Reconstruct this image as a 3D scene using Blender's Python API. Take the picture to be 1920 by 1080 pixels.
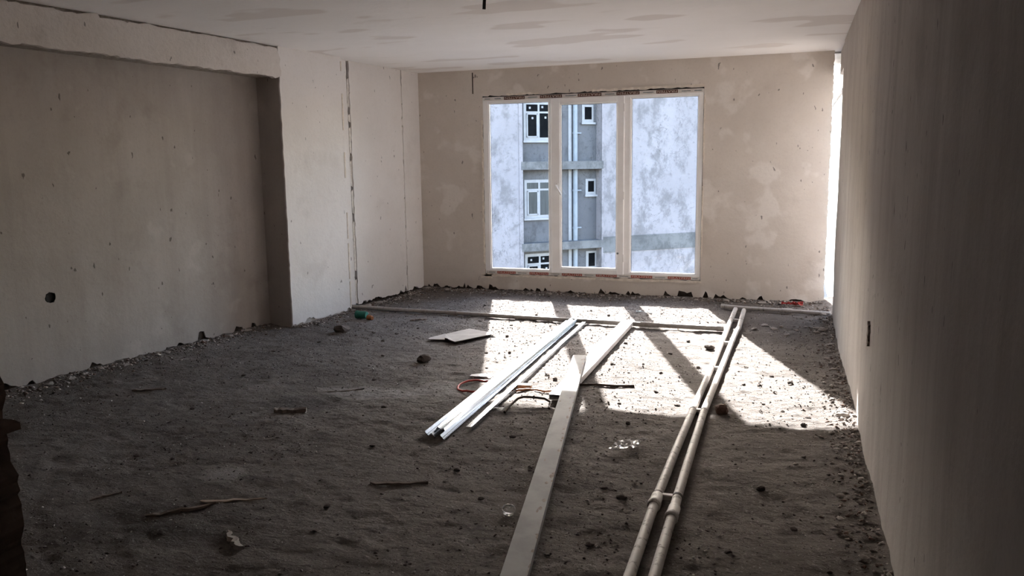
import bpy, bmesh, math, random
import numpy as np
from mathutils import Vector, Matrix
from mathutils.geometry import tessellate_polygon

for o in list(bpy.data.objects):
    bpy.data.objects.remove(o)
SC = bpy.context.scene
COL = SC.collection
PI = math.pi

# ------------------------------------------------------------------ camera, light, exposure
F_PX, YAW, PITCH, ROLL, EYE = 1523.725, 0.334143, -0.150622, -0.013395, 1.5663
fw = Vector((-math.sin(YAW)*math.cos(PITCH), math.cos(YAW)*math.cos(PITCH), math.sin(PITCH)))
rt = fw.cross(Vector((0, 0, 1))).normalized()
up = rt.cross(fw)
c_, s_ = math.cos(ROLL), math.sin(ROLL)
rt2, up2 = c_*rt + s_*up, -s_*rt + c_*up
cam_data = bpy.data.cameras.new('camera')
cam = bpy.data.objects.new('camera', cam_data)
COL.objects.link(cam)
m = Matrix((rt2, up2, -fw)).transposed().to_4x4()
m.translation = Vector((0, 0, EYE))
cam.matrix_world = m
cam_data.sensor_width = 36.0
cam_data.lens = F_PX/1920*36.0
cam_data.clip_start = 0.02
cam_data.clip_end = 300
SC.camera = cam

SUN_TRAVEL = Vector((0.348, -1.0, -0.506)).normalized()
sun_data = bpy.data.lights.new('sun', 'SUN')
sun = bpy.data.objects.new('sun', sun_data)
COL.objects.link(sun)
sun.rotation_euler = SUN_TRAVEL.to_track_quat('-Z', 'Y').to_euler()
sun_data.energy = 9.2
sun_data.angle = math.radians(0.55)
sun_data.color = (1.0, 0.955, 0.915)

world = bpy.data.worlds.new('sky_world')
SC.world = world
world.use_nodes = True
wn = world.node_tree
wn.nodes.clear()
w_out = wn.nodes.new('ShaderNodeOutputWorld')
w_bg = wn.nodes.new('ShaderNodeBackground')
w_sky = wn.nodes.new('ShaderNodeTexSky')
w_sky.sky_type = 'NISHITA'
w_sky.sun_disc = False
w_sky.sun_elevation = math.asin(-SUN_TRAVEL.z)
w_sky.sun_rotation = math.atan2(-SUN_TRAVEL.x, -SUN_TRAVEL.y)
w_sky.air_density = 1.0
w_sky.dust_density = 1.2
wn.links.new(w_sky.outputs[0], w_bg.inputs[0])
wn.links.new(w_bg.outputs[0], w_out.inputs[0])
w_bg.inputs[1].default_value = 0.47

SC.view_settings.view_transform = 'Standard'
SC.view_settings.look = 'None'
SC.view_settings.gamma = 1.0
SC.view_settings.use_curve_mapping = False
SC.view_settings.exposure = 2.45
SC.cycles.max_bounces = 14
SC.cycles.diffuse_bounces = 10
SC.cycles.transparent_max_bounces = 16
SC.cycles.sample_clamp_indirect = 8.0
SC.cycles.caustics_reflective = False
SC.cycles.caustics_refractive = False

# ------------------------------------------------------------------ small helpers
rng = random.Random(7)
nrng = np.random.default_rng(11)
MATS = {}


class NT:
    """tiny node-tree helper"""
    def __init__(self, name, rough=0.9, metallic=0.0, spec=0.2):
        self.m = bpy.data.materials.new(name)
        self.m.use_nodes = True
        self.t = self.m.node_tree
        self.t.nodes.clear()
        self.out = self.t.nodes.new('ShaderNodeOutputMaterial')
        self.b = self.t.nodes.new('ShaderNodeBsdfPrincipled')
        self.t.links.new(self.b.outputs[0], self.out.inputs[0])
        self.b.inputs['Roughness'].default_value = rough
        self.b.inputs['Metallic'].default_value = metallic
        self.b.inputs['Specular IOR Level'].default_value = spec
        self.tc = self.t.nodes.new('ShaderNodeTexCoord')
        MATS[name] = self.m

    def coord(self, scale=(1, 1, 1), kind='Object', rot=(0, 0, 0), loc=(0, 0, 0)):
        mp = self.t.nodes.new('ShaderNodeMapping')
        mp.inputs['Scale'].default_value = scale
        mp.inputs['Rotation'].default_value = rot
        mp.inputs['Location'].default_value = loc
        self.t.links.new(self.tc.outputs[kind], mp.inputs[0])
        return mp.outputs[0]

    def noise(self, scale, detail=4, rough=0.55, co=None, dist=0.0):
        n = self.t.nodes.new('ShaderNodeTexNoise')
        n.inputs['Scale'].default_value = scale
        n.inputs['Detail'].default_value = detail
        n.inputs['Roughness'].default_value = rough
        n.inputs['Distortion'].default_value = dist
        self.t.links.new(co if co is not None else self.tc.outputs['Object'], n.inputs[0])
        return n.outputs[0]

    def voro(self, scale, co=None, feature='F1'):
        n = self.t.nodes.new('ShaderNodeTexVoronoi')
        n.feature = feature
        n.inputs['Scale'].default_value = scale
        self.t.links.new(co if co is not None else self.tc.outputs['Object'], n.inputs['Vector'])
        return n.outputs[0]

    def ramp(self, fac, lo, hi, a=0.0, b=1.0):
        n = self.t.nodes.new('ShaderNodeMapRange')
        n.inputs[1].default_value = lo
        n.inputs[2].default_value = hi
        n.inputs[3].default_value = a
        n.inputs[4].default_value = b
        n.interpolation_type = 'SMOOTHSTEP'
        self.t.links.new(fac, n.inputs[0])
        return n.outputs[0]

    def math(self, op, a, b=None):
        n = self.t.nodes.new('ShaderNodeMath')
        n.operation = op
        for i, v in enumerate((a, b)):
            if v is None:
                continue
            if isinstance(v, (int, float)):
                n.inputs[i].default_value = v
            else:
                self.t.links.new(v, n.inputs[i])
        return n.outputs[0]

    def mix(self, fac, a, b):
        n = self.t.nodes.new('ShaderNodeMix')
        n.data_type = 'RGBA'
        ins = [n.inputs[0], n.inputs[6], n.inputs[7]]
        for i, v in zip(ins, (fac, a, b)):
            if isinstance(v, (int, float)):
                i.default_value = v
            elif isinstance(v, tuple):
                i.default_value = (*v, 1.0)
            else:
                self.t.links.new(v, i)
        return n.outputs[2]

    def sep(self):
        n = self.t.nodes.new('ShaderNodeSeparateXYZ')
        self.t.links.new(self.tc.outputs['Object'], n.inputs[0])
        return n.outputs

    def base(self, c):
        if isinstance(c, tuple):
            self.b.inputs['Base Color'].default_value = (*c, 1.0)
        else:
            self.t.links.new(c, self.b.inputs['Base Color'])

    def bump(self, h, strength=0.4, dist=0.01):
        n = self.t.nodes.new('ShaderNodeBump')
        n.inputs['Strength'].default_value = strength
        n.inputs['Distance'].default_value = dist
        self.t.links.new(h, n.inputs['Height'])
        self.t.links.new(n.outputs[0], self.b.inputs['Normal'])

    def island(self):
        return self.t.nodes.new('ShaderNodeNewGeometry').outputs['Random Per Island']


def plaster(name, a, b, light, dark, streak=0.0, patch_lo=0.62, bump=0.35, speck=True):
    t = NT(name, rough=0.95, spec=0.12)
    big = t.noise(0.9, 4, 0.6)
    col = t.mix(t.ramp(big, 0.35, 0.65), a, b)
    if streak:
        k = streak
        st = t.noise(1.0, 5, 0.65, t.coord((5.0, 5.0, 0.35)))
        col = t.mix(t.ramp(st, 0.40, 0.72, 0.0, 0.65*k), col, dark)
        st2 = t.noise(1.0, 5, 0.65, t.coord((9.0, 9.0, 0.6), loc=(3, 7, 1)))
        col = t.mix(t.ramp(st2, 0.55, 0.78, 0.0, 0.5*k), col, light)
    pat = t.noise(2.6, 3, 0.5, dist=0.15)
    col = t.mix(t.ramp(pat, patch_lo, patch_lo+0.08, 0.0, 0.42), col, light)
    pat2 = t.noise(1.7, 5, 0.62, t.coord((1, 1, 1), loc=(9, 4, 2)))
    col = t.mix(t.ramp(pat2, 0.55, 0.72, 0.0, 0.55), col, dark)
    fine = t.noise(38, 5, 0.7)
    col = t.mix(t.ramp(fine, 0.45, 0.75, 0.0, 0.25), col, dark)
    if speck:
        v = t.noise(16, 2, 0.4, t.coord((1.6, 1.6, 0.8), loc=(2, 5, 8)))
        col = t.mix(t.ramp(v, 0.735, 0.76, 0.0, 0.75), col, tuple(x*0.28 for x in dark))
    t.base(col)
    h = t.math('ADD', t.math('MULTIPLY', t.noise(6, 4, 0.6), 0.7), t.math('MULTIPLY', fine, 0.25))
    t.bump(h, bump, 0.02)
    return t.m


M_WALL_BACK = plaster('plaster_tan', (0.60, 0.54, 0.485), (0.67, 0.61, 0.555), (0.83, 0.785, 0.745), (0.50, 0.44, 0.39), patch_lo=0.57)
M_WALL_LEFT = plaster('plaster_rosy', (0.72, 0.685, 0.665), (0.77, 0.74, 0.725), (0.82, 0.79, 0.775), (0.61, 0.57, 0.545), patch_lo=0.66)
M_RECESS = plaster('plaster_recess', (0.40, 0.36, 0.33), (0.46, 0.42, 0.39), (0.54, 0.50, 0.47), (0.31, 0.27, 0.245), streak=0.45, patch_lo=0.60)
M_WALL_RIGHT = plaster('plaster_streaked', (0.49, 0.45, 0.42), (0.54, 0.50, 0.47), (0.61, 0.57, 0.54), (0.37, 0.33, 0.305), streak=1.0, patch_lo=0.70)
M_BEAM = plaster('plaster_rough_beam', (0.60, 0.555, 0.52), (0.66, 0.615, 0.585), (0.72, 0.68, 0.65), (0.42, 0.38, 0.35), bump=0.7, patch_lo=0.64)


def ceiling_mat():
    t = NT('ceiling_skim', rough=0.95, spec=0.1)
    big = t.noise(0.8, 4, 0.6)
    col = t.mix(t.ramp(big, 0.35, 0.65), (0.87, 0.845, 0.83), (0.91, 0.885, 0.875))
    st = t.noise(1.3, 2, 0.4, t.coord((0.9, 1.8, 1), loc=(1.2, 0.4, 0)))
    col = t.mix(t.ramp(st, 0.60, 0.645, 0.0, 0.6), col, (0.69, 0.635, 0.60))
    ln = t.noise(7, 5, 0.7, t.coord((0.5, 2.6, 1)))
    col = t.mix(t.ramp(ln, 0.66, 0.74, 0.0, 0.55), col, (0.48, 0.42, 0.39))
    t.base(col)
    t.bump(t.noise(5, 5, 0.6), 0.25, 0.02)
    return t.m


M_CEIL = ceiling_mat()


def floor_mat():
    t = NT('screed_floor', rough=0.97, spec=0.1)
    a = t.noise(1.1, 5, 0.62)
    col = t.mix(t.ramp(a, 0.38, 0.66), (0.155, 0.135, 0.122), (0.20, 0.177, 0.161))
    dust = t.noise(2.1, 6, 0.66, t.coord((0.8, 1.2, 1), loc=(4, 1, 0)))
    col = t.mix(t.ramp(dust, 0.52, 0.70, 0.0, 0.8), col, (0.262, 0.236, 0.218))
    soil = t.noise(3.1, 6, 0.7, t.coord((0.8, 1.3, 1), loc=(7, 3, 0)))
    col = t.mix(t.ramp(soil, 0.56, 0.70, 0.0, 0.75), col, (0.105, 0.093, 0.087))
    x_, y_, _z = t.sep()
    wob = t.math('MULTIPLY', t.math('SUBTRACT', t.noise(6, 5, 0.65), 0.5), 2.2)

    def spot(cx, cy, rx, ry):
        ax = t.math('DIVIDE', t.math('SUBTRACT', x_, cx), rx)
        ay = t.math('DIVIDE', t.math('SUBTRACT', y_, cy), ry)
        d = t.math('ADD', t.math('MULTIPLY', ax, ax), t.math('MULTIPLY', ay, ay))
        return t.ramp(t.math('ADD', d, wob), 0.2, 1.4, 0.75, 0.0)
    for q in ((-2.75, 4.88, 0.42, 0.17), (-2.30, 5.10, 0.26, 0.22), (-2.74, 3.30, 0.13, 0.12)):
        col = t.mix(spot(*q), col, (0.33, 0.31, 0.297))
    for q in ((-3.05, 4.50, 0.30, 0.22), (-2.6, 2.75, 0.4, 0.25)):
        col = t.mix(spot(*q), col, (0.085, 0.074, 0.069))
    f = t.noise(30, 6, 0.75, t.coord((0.7, 1.25, 1)))
    col = t.mix(t.ramp(f, 0.54, 0.66, 0.0, 0.7), col, (0.075, 0.066, 0.062))
    g = t.noise(75, 3, 0.6)
    col = t.mix(t.ramp(g, 0.58, 0.68, 0.0, 0.6), col, (0.40, 0.372, 0.355))
    t.base(col)
    rid = t.noise(15, 6, 0.72, t.coord((0.85, 1.2, 1)), dist=0.8)
    h = t.math('ADD', t.math('MULTIPLY', rid, 0.6), t.math('MULTIPLY', f, 0.8))
    t.bump(h, 0.9, 0.03)
    return t.m


M_FLOOR = floor_mat()


def simple(name, c1, c2=None, scale=8.0, rough=0.8, metallic=0.0, spec=0.3, bump=0.0, lo=0.4, hi=0.65, stretch=(1, 1, 1)):
    t = NT(name, rough=rough, metallic=metallic, spec=spec)
    if c2 is None:
        c2 = tuple(x*0.8 for x in c1)
    n = t.noise(scale, 5, 0.62, t.coord(stretch))
    t.base(t.mix(t.ramp(n, lo, hi), c1, c2))
    if bump:
        t.bump(n, bump, 0.006)
    return t.m


def islands(name, cols, rough=0.95, bump=0.5):
    """every loose piece takes one of the given colours"""
    t = NT(name, rough=rough, spec=0.1)
    r = t.island()
    n = t.t.nodes.new('ShaderNodeValToRGB')
    n.color_ramp.interpolation = 'CONSTANT'
    el = n.color_ramp.elements
    while len(el) < len(cols):
        el.new(0.5)
    for i, c in enumerate(cols):
        el[i].position = i/len(cols)
        el[i].color = (*c, 1)
    t.t.links.new(r, n.inputs[0])
    f = t.noise(40, 4, 0.65)
    t.base(t.mix(t.ramp(f, 0.45, 0.75, 0.0, 0.4), n.outputs[0], (0.16, 0.13, 0.115)))
    t.bump(f, bump, 0.006)
    return t.m


M_RAWSHADE = simple('raw_masonry_shade_dark', (0.035, 0.027, 0.023), (0.08, 0.062, 0.052), 9, 0.98, spec=0.05, bump=0.8)  # masonry darkened so the shallow notches look deep in shade
M_RAWLIGHT = simple('raw_mortar', (0.62, 0.58, 0.545), (0.78, 0.74, 0.70), 20, 0.97, spec=0.05, bump=0.9)
M_FOAM = simple('gypsum_smear', (0.66, 0.59, 0.51), (0.78, 0.71, 0.63), 22, 0.95, bump=0.7)
M_GRIT = islands('grit_colours', [(0.16, 0.14, 0.13), (0.30, 0.275, 0.26), (0.08, 0.068, 0.062), (0.20, 0.178, 0.165), (0.66, 0.63, 0.60), (0.11, 0.095, 0.088)])
M_RUBBLE = islands('rubble_colours', [(0.42, 0.38, 0.35), (0.15, 0.125, 0.11), (0.30, 0.265, 0.24), (0.54, 0.50, 0.46), (0.20, 0.14, 0.115), (0.24, 0.21, 0.19)])
M_CLOD = simple('mortar_clod', (0.12, 0.10, 0.09), (0.19, 0.165, 0.15), 30, 0.97, spec=0.05, bump=0.9)
M_CHUNK = simple('plaster_chunk', (0.42, 0.38, 0.345), (0.30, 0.265, 0.24), 18, 0.96, bump=0.8)
M_BRICK = simple('brick_lump', (0.13, 0.075, 0.058), (0.20, 0.14, 0.115), 14, 0.96, bump=0.8)
M_PVC = simple('white_upvc', (0.90, 0.89, 0.89), (0.86, 0.845, 0.84), 5, 0.35, spec=0.45)
M_HANDLE = simple('handle_plastic', (0.82, 0.80, 0.79), (0.76, 0.74, 0.73), 9, 0.3, spec=0.5)
M_GASKET = simple('black_gasket', (0.015, 0.015, 0.018), (0.03, 0.03, 0.03), 9, 0.6)
M_FILMW = simple('protective_film', (0.62, 0.58, 0.55), (0.70, 0.66, 0.63), 24, 0.4)
M_FILMR = simple('film_red_block', (0.30, 0.045, 0.028), (0.36, 0.07, 0.045), 30, 0.4)
M_FILMD = simple('film_brown_block', (0.085, 0.035, 0.026), (0.13, 0.05, 0.035), 30, 0.4)
M_LETTER = simple('film_letters', (0.62, 0.55, 0.50), (0.55, 0.48, 0.43), 12, 0.5)
M_GREYINK = simple('film_grey_print', (0.16, 0.19, 0.20), (0.24, 0.27, 0.28), 12, 0.5)
M_GALV = simple('galvanised_steel', (0.58, 0.62, 0.67), (0.44, 0.48, 0.53), 35, 0.20, metallic=1.0, spec=0.5, stretch=(1, 0.06, 1))
M_ALU = simple('dusty_aluminium', (0.40, 0.395, 0.395), (0.32, 0.315, 0.315), 4, 0.75, metallic=0.0, spec=0.2, bump=0.15)
M_ALU2 = simple('pale_aluminium', (0.80, 0.79, 0.78), (0.72, 0.71, 0.70), 5, 0.55, metallic=0.15, spec=0.4)
M_CRUST = simple('dried_mortar_smear', (0.28, 0.245, 0.215), (0.40, 0.36, 0.32), 30, 0.97, bump=0.8)


def pipe_mat(name, base, dirt, lo=0.55):
    t = NT(name, rough=0.6, spec=0.35)
    n = t.noise(24, 5, 0.66)
    col = t.mix(t.ramp(n, lo+0.02, lo+0.14, 0.0, 0.75), base, dirt)
    n2 = t.noise(3, 3, 0.5)
    col = t.mix(t.ramp(n2, 0.45, 0.7, 0.0, 0.4), col, (0.36, 0.335, 0.315))
    t.base(col)
    t.bump(n, 0.3, 0.004)
    return t.m


M_PIPE = pipe_mat('dirty_white_pipe', (0.56, 0.53, 0.505), (0.15, 0.13, 0.118), 0.52)
M_PIPE2 = pipe_mat('dusty_pipe', (0.42, 0.39, 0.365), (0.26, 0.235, 0.215), 0.5)
M_RUBBER = simple('dark_ring', (0.05, 0.045, 0.042), (0.09, 0.08, 0.075), 20, 0.8)
M_STEEL = simple('rusty_rod', (0.07, 0.055, 0.048), (0.13, 0.085, 0.065), 40, 0.7, metallic=0.4, bump=0.5)
M_CARD = simple('grey_cardboard', (0.42, 0.39, 0.37), (0.35, 0.325, 0.305), 7, 0.95)
M_CARDEDGE = simple('cardboard_edge', (0.30, 0.25, 0.215), (0.38, 0.32, 0.28), 40, 0.95)
M_RED = simple('red_cable', (0.52, 0.05, 0.035), (0.42, 0.045, 0.03), 20, 0.5)
M_ORANGE = simple('orange_plastic', (0.42, 0.16, 0.06), (0.32, 0.12, 0.05), 30, 0.6)
M_GREEN = simple('green_plastic', (0.02, 0.16, 0.115), (0.03, 0.20, 0.14), 20, 0.5)
M_WOODD = simple('dark_wood', (0.19, 0.155, 0.135), (0.27, 0.225, 0.195), 14, 0.9, bump=0.6, stretch=(0.3, 3, 3))
M_WOODL = simple('pale_wood', (0.46, 0.38, 0.30), (0.36, 0.29, 0.23), 14, 0.9, bump=0.4, stretch=(0.3, 3, 3))
M_REDRAG = simple('red_rag', (0.40, 0.05, 0.045), (0.28, 0.05, 0.045), 12, 0.9)
M_WHITE = simple('white_scrap', (0.82, 0.82, 0.83), (0.70, 0.70, 0.72), 9, 0.7)
M_BLUEW = simple('pale_blue_scrap', (0.62, 0.70, 0.74), (0.50, 0.58, 0.62), 9, 0.6)
M_BLACK = simple('black_plastic', (0.012, 0.011, 0.011), (0.025, 0.022, 0.02), 30, 0.7)
M_JAMB = simple('bare_brick_edge', (0.075, 0.055, 0.046), (0.13, 0.095, 0.08), 7, 0.98, spec=0.05, bump=0.9)
M_SUNWALL = simple('bright_render', (0.60, 0.575, 0.545), (0.46, 0.435, 0.405), 4, 0.95, bump=0.5)


def glass_mat(name, tint, gloss):
    t = NT(name)
    tr = t.t.nodes.new('ShaderNodeBsdfTransparent')
    tr.inputs[0].default_value = (*tint, 1)
    gl = t.t.nodes.new('ShaderNodeBsdfGlossy')
    gl.inputs['Roughness'].default_value = 0.02
    fr = t.t.nodes.new('ShaderNodeFresnel')
    fr.inputs[0].default_value = 1.35
    # faint dust film on the pane
    mx = t.t.nodes.new('ShaderNodeMixShader')
    t.t.links.new(t.math('MULTIPLY', fr.outputs[0], gloss), mx.inputs[0])
    t.t.links.new(tr.outputs[0], mx.inputs[1])
    t.t.links.new(gl.outputs[0], mx.inputs[2])
    t.t.links.new(mx.outputs[0], t.out.inputs[0])
    return t.m


M_GLASS = glass_mat('window_glass', (0.97, 0.98, 0.985), 0.8)


def film_mat():
    t = NT('clear_plastic', rough=0.15, spec=0.6)
    t.base((0.8, 0.8, 0.8))
    tr = t.t.nodes.new('ShaderNodeBsdfTransparent')
    mx = t.t.nodes.new('ShaderNodeMixShader')
    fr = t.t.nodes.new('ShaderNodeLayerWeight')
    fr.inputs[0].default_value = 0.35
    t.t.links.new(t.ramp(fr.outputs[1], 0.0, 0.8, 0.10, 0.6), mx.inputs[0])
    t.t.links.new(tr.outputs[0], mx.inputs[1])
    t.t.links.new(t.b.outputs[0], mx.inputs[2])
    t.t.links.new(mx.outputs[0], t.out.inputs[0])
    return t.m


M_FILM = film_mat()


def facade_mat(name, a, b, stain, lo=0.55):
    t = NT(name, rough=0.95, spec=0.1)
    n = t.noise(0.55, 6, 0.62)
    col = t.mix(t.ramp(n, 0.36, 0.64), a, b)
    s = t.noise(1.5, 6, 0.7, t.coord((1, 1, 0.8), loc=(3, 1, 6)))
    col = t.mix(t.ramp(s, lo-0.04, lo+0.14, 0.0, 0.75), col, stain)
    k = t.noise(4.0, 6, 0.75, t.coord((1, 1, 1.6), loc=(1, 8, 2)))
    col = t.mix(t.ramp(k, 0.54, 0.68, 0.0, 0.6), col, stain)
    cr = t.noise(0.8, 6, 0.7, t.coord((1, 1, 0.5), loc=(6, 2, 9)), dist=1.2)
    crk = t.math('ABSOLUTE', t.math('SUBTRACT', cr, 0.5))
    col = t.mix(t.math('MULTIPLY', t.ramp(crk, 0.0, 0.006, 0.8, 0.0), t.ramp(t.noise(0.5, 2), 0.46, 0.56)), col, tuple(x*0.6 for x in stain))
    t.base(col)
    t.bump(k, 0.4, 0.03)
    return t.m


M_FAC = facade_mat('facade_pale', (0.195, 0.167, 0.168), (0.222, 0.191, 0.192), (0.108, 0.094, 0.091), 0.50)
M_FACGREY = facade_mat('facade_grey_paint', (0.084, 0.077, 0.079), (0.099, 0.091, 0.093), (0.057, 0.052, 0.052), 0.55)
M_FACSLAB = facade_mat('facade_slab', (0.105, 0.096, 0.092), (0.133, 0.121, 0.115), (0.064, 0.058, 0.056), 0.46)
M_FACGLASS = simple('dark_glazing', (0.003, 0.003, 0.0035), (0.005, 0.005, 0.0055), 3, 0.7, spec=0.03)
M_FACCURT = simple('curtained_glazing', (0.038, 0.039, 0.042), (0.021, 0.022, 0.025), 5, 0.3, spec=0.2, stretch=(4, 4, 0.3))
M_FACWIN = simple('facade_window_frame', (0.235, 0.215, 0.213), (0.205, 0.187, 0.186), 5, 0.6)
M_FACPIPE = simple('facade_drainpipe', (0.177, 0.181, 0.194), (0.152, 0.156, 0.169), 3, 0.5)
M_GROUND = simple('yard_ground', (0.30, 0.29, 0.27), (0.22, 0.21, 0.20), 0.5, 0.97)


# ---- mesh building
class MB:
    def __init__(self):
        self.v, self.f, self.smooth = [], [], []

    def add(self, vs, fs, smooth=False):
        k = len(self.v)
        self.v += [tuple(x) for x in vs]
        self.f += [tuple(i+k for i in f) for f in fs]
        self.smooth += [smooth]*len(fs)
        return self

    def box(self, x0, x1, y0, y1, z0, z1, M=None):
        vs = [Vector(p) for p in ((x0, y0, z0), (x1, y0, z0), (x1, y1, z0), (x0, y1, z0), (x0, y0, z1), (x1, y0, z1), (x1, y1, z1), (x0, y1, z1))]
        if M is not None:
            vs = [M @ v for v in vs]
        return self.add(vs, [(0, 3, 2, 1), (4, 5, 6, 7), (0, 1, 5, 4), (1, 2, 6, 5), (2, 3, 7, 6), (3, 0, 4, 7)])

    def cbox(self, x0, x1, y0, y1, z0, z1, c=0.004):
        """box with chamfered edges along every axis"""
        bm = bmesh.new()
        bmesh.ops.create_cube(bm, size=1)
        for v in bm.verts:
            v.co = Vector(((x0+x1)/2+v.co.x*(x1-x0), (y0+y1)/2+v.co.y*(y1-y0), (z0+z1)/2+v.co.z*(z1-z0)))
        bmesh.ops.bevel(bm, geom=list(bm.edges), offset=c, segments=1, affect='EDGES')
        bm.verts.index_update()
        self.add([v.co for v in bm.verts], [[v.index for v in f.verts] for f in bm.faces])
        bm.free()
        return self

    def tube(self, pts, r, seg=12, cap=True, smooth=True, radii=None):
        pts = [Vector(p) for p in pts]
        n = len(pts)
        rings = []
        prev = None
        for i, p in enumerate(pts):
            d = (pts[min(i+1, n-1)] - pts[max(i-1, 0)]).normalized()
            if prev is None:
                a = d.cross(Vector((0, 0, 1)))
                if a.length < 1e-3:
                    a = d.cross(Vector((1, 0, 0)))
                a.normalize()
            else:
                a = (prev - d*prev.dot(d)).normalized()
            prev = a
            b = d.cross(a)
            rr = radii[i] if radii else r
            rings.append([p + (a*math.cos(t)+b*math.sin(t))*rr for t in (2*PI*k/seg for k in range(seg))])
        vs = [q for ring in rings for q in ring]
        fs = []
        for i in range(n-1):
            for k in range(seg):
                fs.append((i*seg+k, i*seg+(k+1) % seg, (i+1)*seg+(k+1) % seg, (i+1)*seg+k))
        self.add(vs, fs, smooth)
        if cap:
            self.add(rings[0], [tuple(range(seg))])
            self.add(rings[-1], [tuple(range(seg))[::-1]])
        return self

    def build(self, name, mat, parent=None):
        me = bpy.data.meshes.new(name)
        me.from_pydata(self.v, [], self.f)
        if any(self.smooth):
            me.polygons.foreach_set('use_smooth', self.smooth)
        me.materials.append(mat)
        me.update()
        o = bpy.data.objects.new(name, me)
        COL.objects.link(o)
        if parent is not None:
            o.parent = parent
        return o


def tag(o, label, cat=None, group=None, kind=None):
    o['label'] = label
    if cat:
        o['category'] = cat
    if group:
        o['group'] = group
    if kind:
        o['kind'] = kind
    return o


def struct(o, label=None):
    o['kind'] = 'structure'
    if label:
        o['label'] = label
    return o


def empty(name, loc=(0, 0, 0), rz=0.0):
    o = bpy.data.objects.new(name, None)
    o.location = loc
    o.rotation_euler = (0, 0, rz)
    o.empty_display_size = 0.1
    COL.objects.link(o)
    return o


def fix_normals(o):
    bm = bmesh.new()
    bm.from_mesh(o.data)
    bmesh.ops.recalc_face_normals(bm, faces=bm.faces)
    bm.to_mesh(o.data)
    bm.free()


def slab_poly(name, outer, holes, O, U, V, N, front, back, mat, parent=None):
    """flat slab cut to an outline in the plane O + u U + v V, from depth `back` to `front` along N"""
    O, U, V, N = Vector(O), Vector(U), Vector(V), Vector(N)
    loops = [outer] + list(holes)
    flat = [p for lp in loops for p in lp]
    tris = tessellate_polygon([[Vector((p[0], p[1], 0)) for p in lp] for lp in loops])
    F = [O + U*p[0] + V*p[1] + N*front for p in flat]
    B = [O + U*p[0] + V*p[1] + N*back for p in flat]
    n = len(flat)
    faces = []
    for t in tris:
        a, b, c = t
        nn = (F[b]-F[a]).cross(F[c]-F[a])
        if nn.dot(N) < 0:
            a, b, c = c, b, a
        faces += [(a, b, c), (a+n, c+n, b+n)]
    k = 0
    for lp in loops:
        L = len(lp)
        for i in range(L):
            a, b = k+i, k+(i+1) % L
            faces.append((a, b, b+n, a+n))
        k += L
    mb = MB()
    mb.add(F+B, faces)
    o = mb.build(name, mat, parent)
    return o


def ragged(p, q, step, amp, seed, bite=0.0, bite_p=0.0, up=(0, 1)):
    """points from p to q (q left out) jittered sideways; a bite is a notch towards `up`"""
    r = random.Random(seed)
    (x0, y0), (x1, y1) = p, q
    L = math.hypot(x1-x0, y1-y0)
    n = max(2, int(L/step))
    out = []
    nx, ny = -(y1-y0)/L, (x1-x0)/L
    b, hold = 0.0, 0
    for i in range(n):
        t = i/n + (r.uniform(-0.4, 0.4)/n if i else 0)
        j = 0 if i == 0 else r.uniform(-amp, amp)
        if hold:
            hold -= 1
            b *= r.uniform(0.55, 1.15)
        elif i and r.random() < bite_p:
            b = (0.25+0.75*r.random()**2)*bite
            hold = r.choice((0, 1, 1, 2, 3))
        else:
            b *= r.uniform(0.0, 0.3)
        out.append((x0+(x1-x0)*t+nx*j+up[0]*b, y0+(y1-y0)*t+ny*j+up[1]*b))
    return out


def lump_mesh(name, seed, mat, flat=0.6, sub=2, rough=0.32):
    """irregular stone of unit radius resting on z = 0"""
    r = random.Random(seed)
    bm = bmesh.new()
    bmesh.ops.create_icosphere(bm, subdivisions=sub, radius=1.0)
    planes = [(Vector((r.gauss(0, 1), r.gauss(0, 1), r.gauss(0, 1))).normalized(), r.uniform(0.55, 0.9)) for _ in range(7)]
    for v in bm.verts:
        for d, k in planes:
            e = v.co.dot(d) - k
            if e > 0:
                v.co -= d*e
        v.co *= 1 + r.uniform(-rough, rough)*0.4
        v.co.z *= flat
    z = min(v.co.z for v in bm.verts)
    for v in bm.verts:
        v.co.z -= z*0.8
    me = bpy.data.meshes.new(name)
    bm.to_mesh(me)
    bm.free()
    me.materials.append(mat)
    return me


# smooth value noise for real relief
def vnoise(x, y, seed):
    xi, yi = np.floor(x).astype(np.int64), np.floor(y).astype(np.int64)
    fx, fy = x-xi, y-yi
    fx, fy = fx*fx*(3-2*fx), fy*fy*(3-2*fy)

    def h(a, b):
        k = (a*374761393 + b*668265263 + seed*974711) & 0x7fffffff
        k = ((k ^ (k >> 13))*1274126177) & 0x7fffffff
        return ((k ^ (k >> 16)) & 0xffff)/65535.0
    return (h(xi, yi)*(1-fx)+h(xi+1, yi)*fx)*(1-fy) + (h(xi, yi+1)*(1-fx)+h(xi+1, yi+1)*fx)*fy


def fnoise(x, y, seed, oct=4, gain=0.5):
    s, a, t = 0.0, 1.0, 0.0
    for k in range(oct):
        s = s + a*vnoise(x*2**k+13.7*k, y*2**k+7.1*k, seed+k)
        t += a
        a *= gain
    return s/t


# ------------------------------------------------------------------ room dimensions
H = 2.70
D = 9.389                 # inner face of the back wall
XR = 0.401                # inner face of the right wall
A_L = math.atan(0.1157)   # the left wall stands a little askew
LN = Vector((math.cos(A_L), -math.sin(A_L), 0))
LV = Vector((math.sin(A_L), math.cos(A_L), 0))
LO = Vector((-4.350, D, 0))
UZ = Vector((0, 0, 1))


def lw(n, v, z):
    return LO + LN*n + LV*v + UZ*z


def left_x(y):
    return -4.35 - 0.1 + 0.1157*(y-D)


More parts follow.
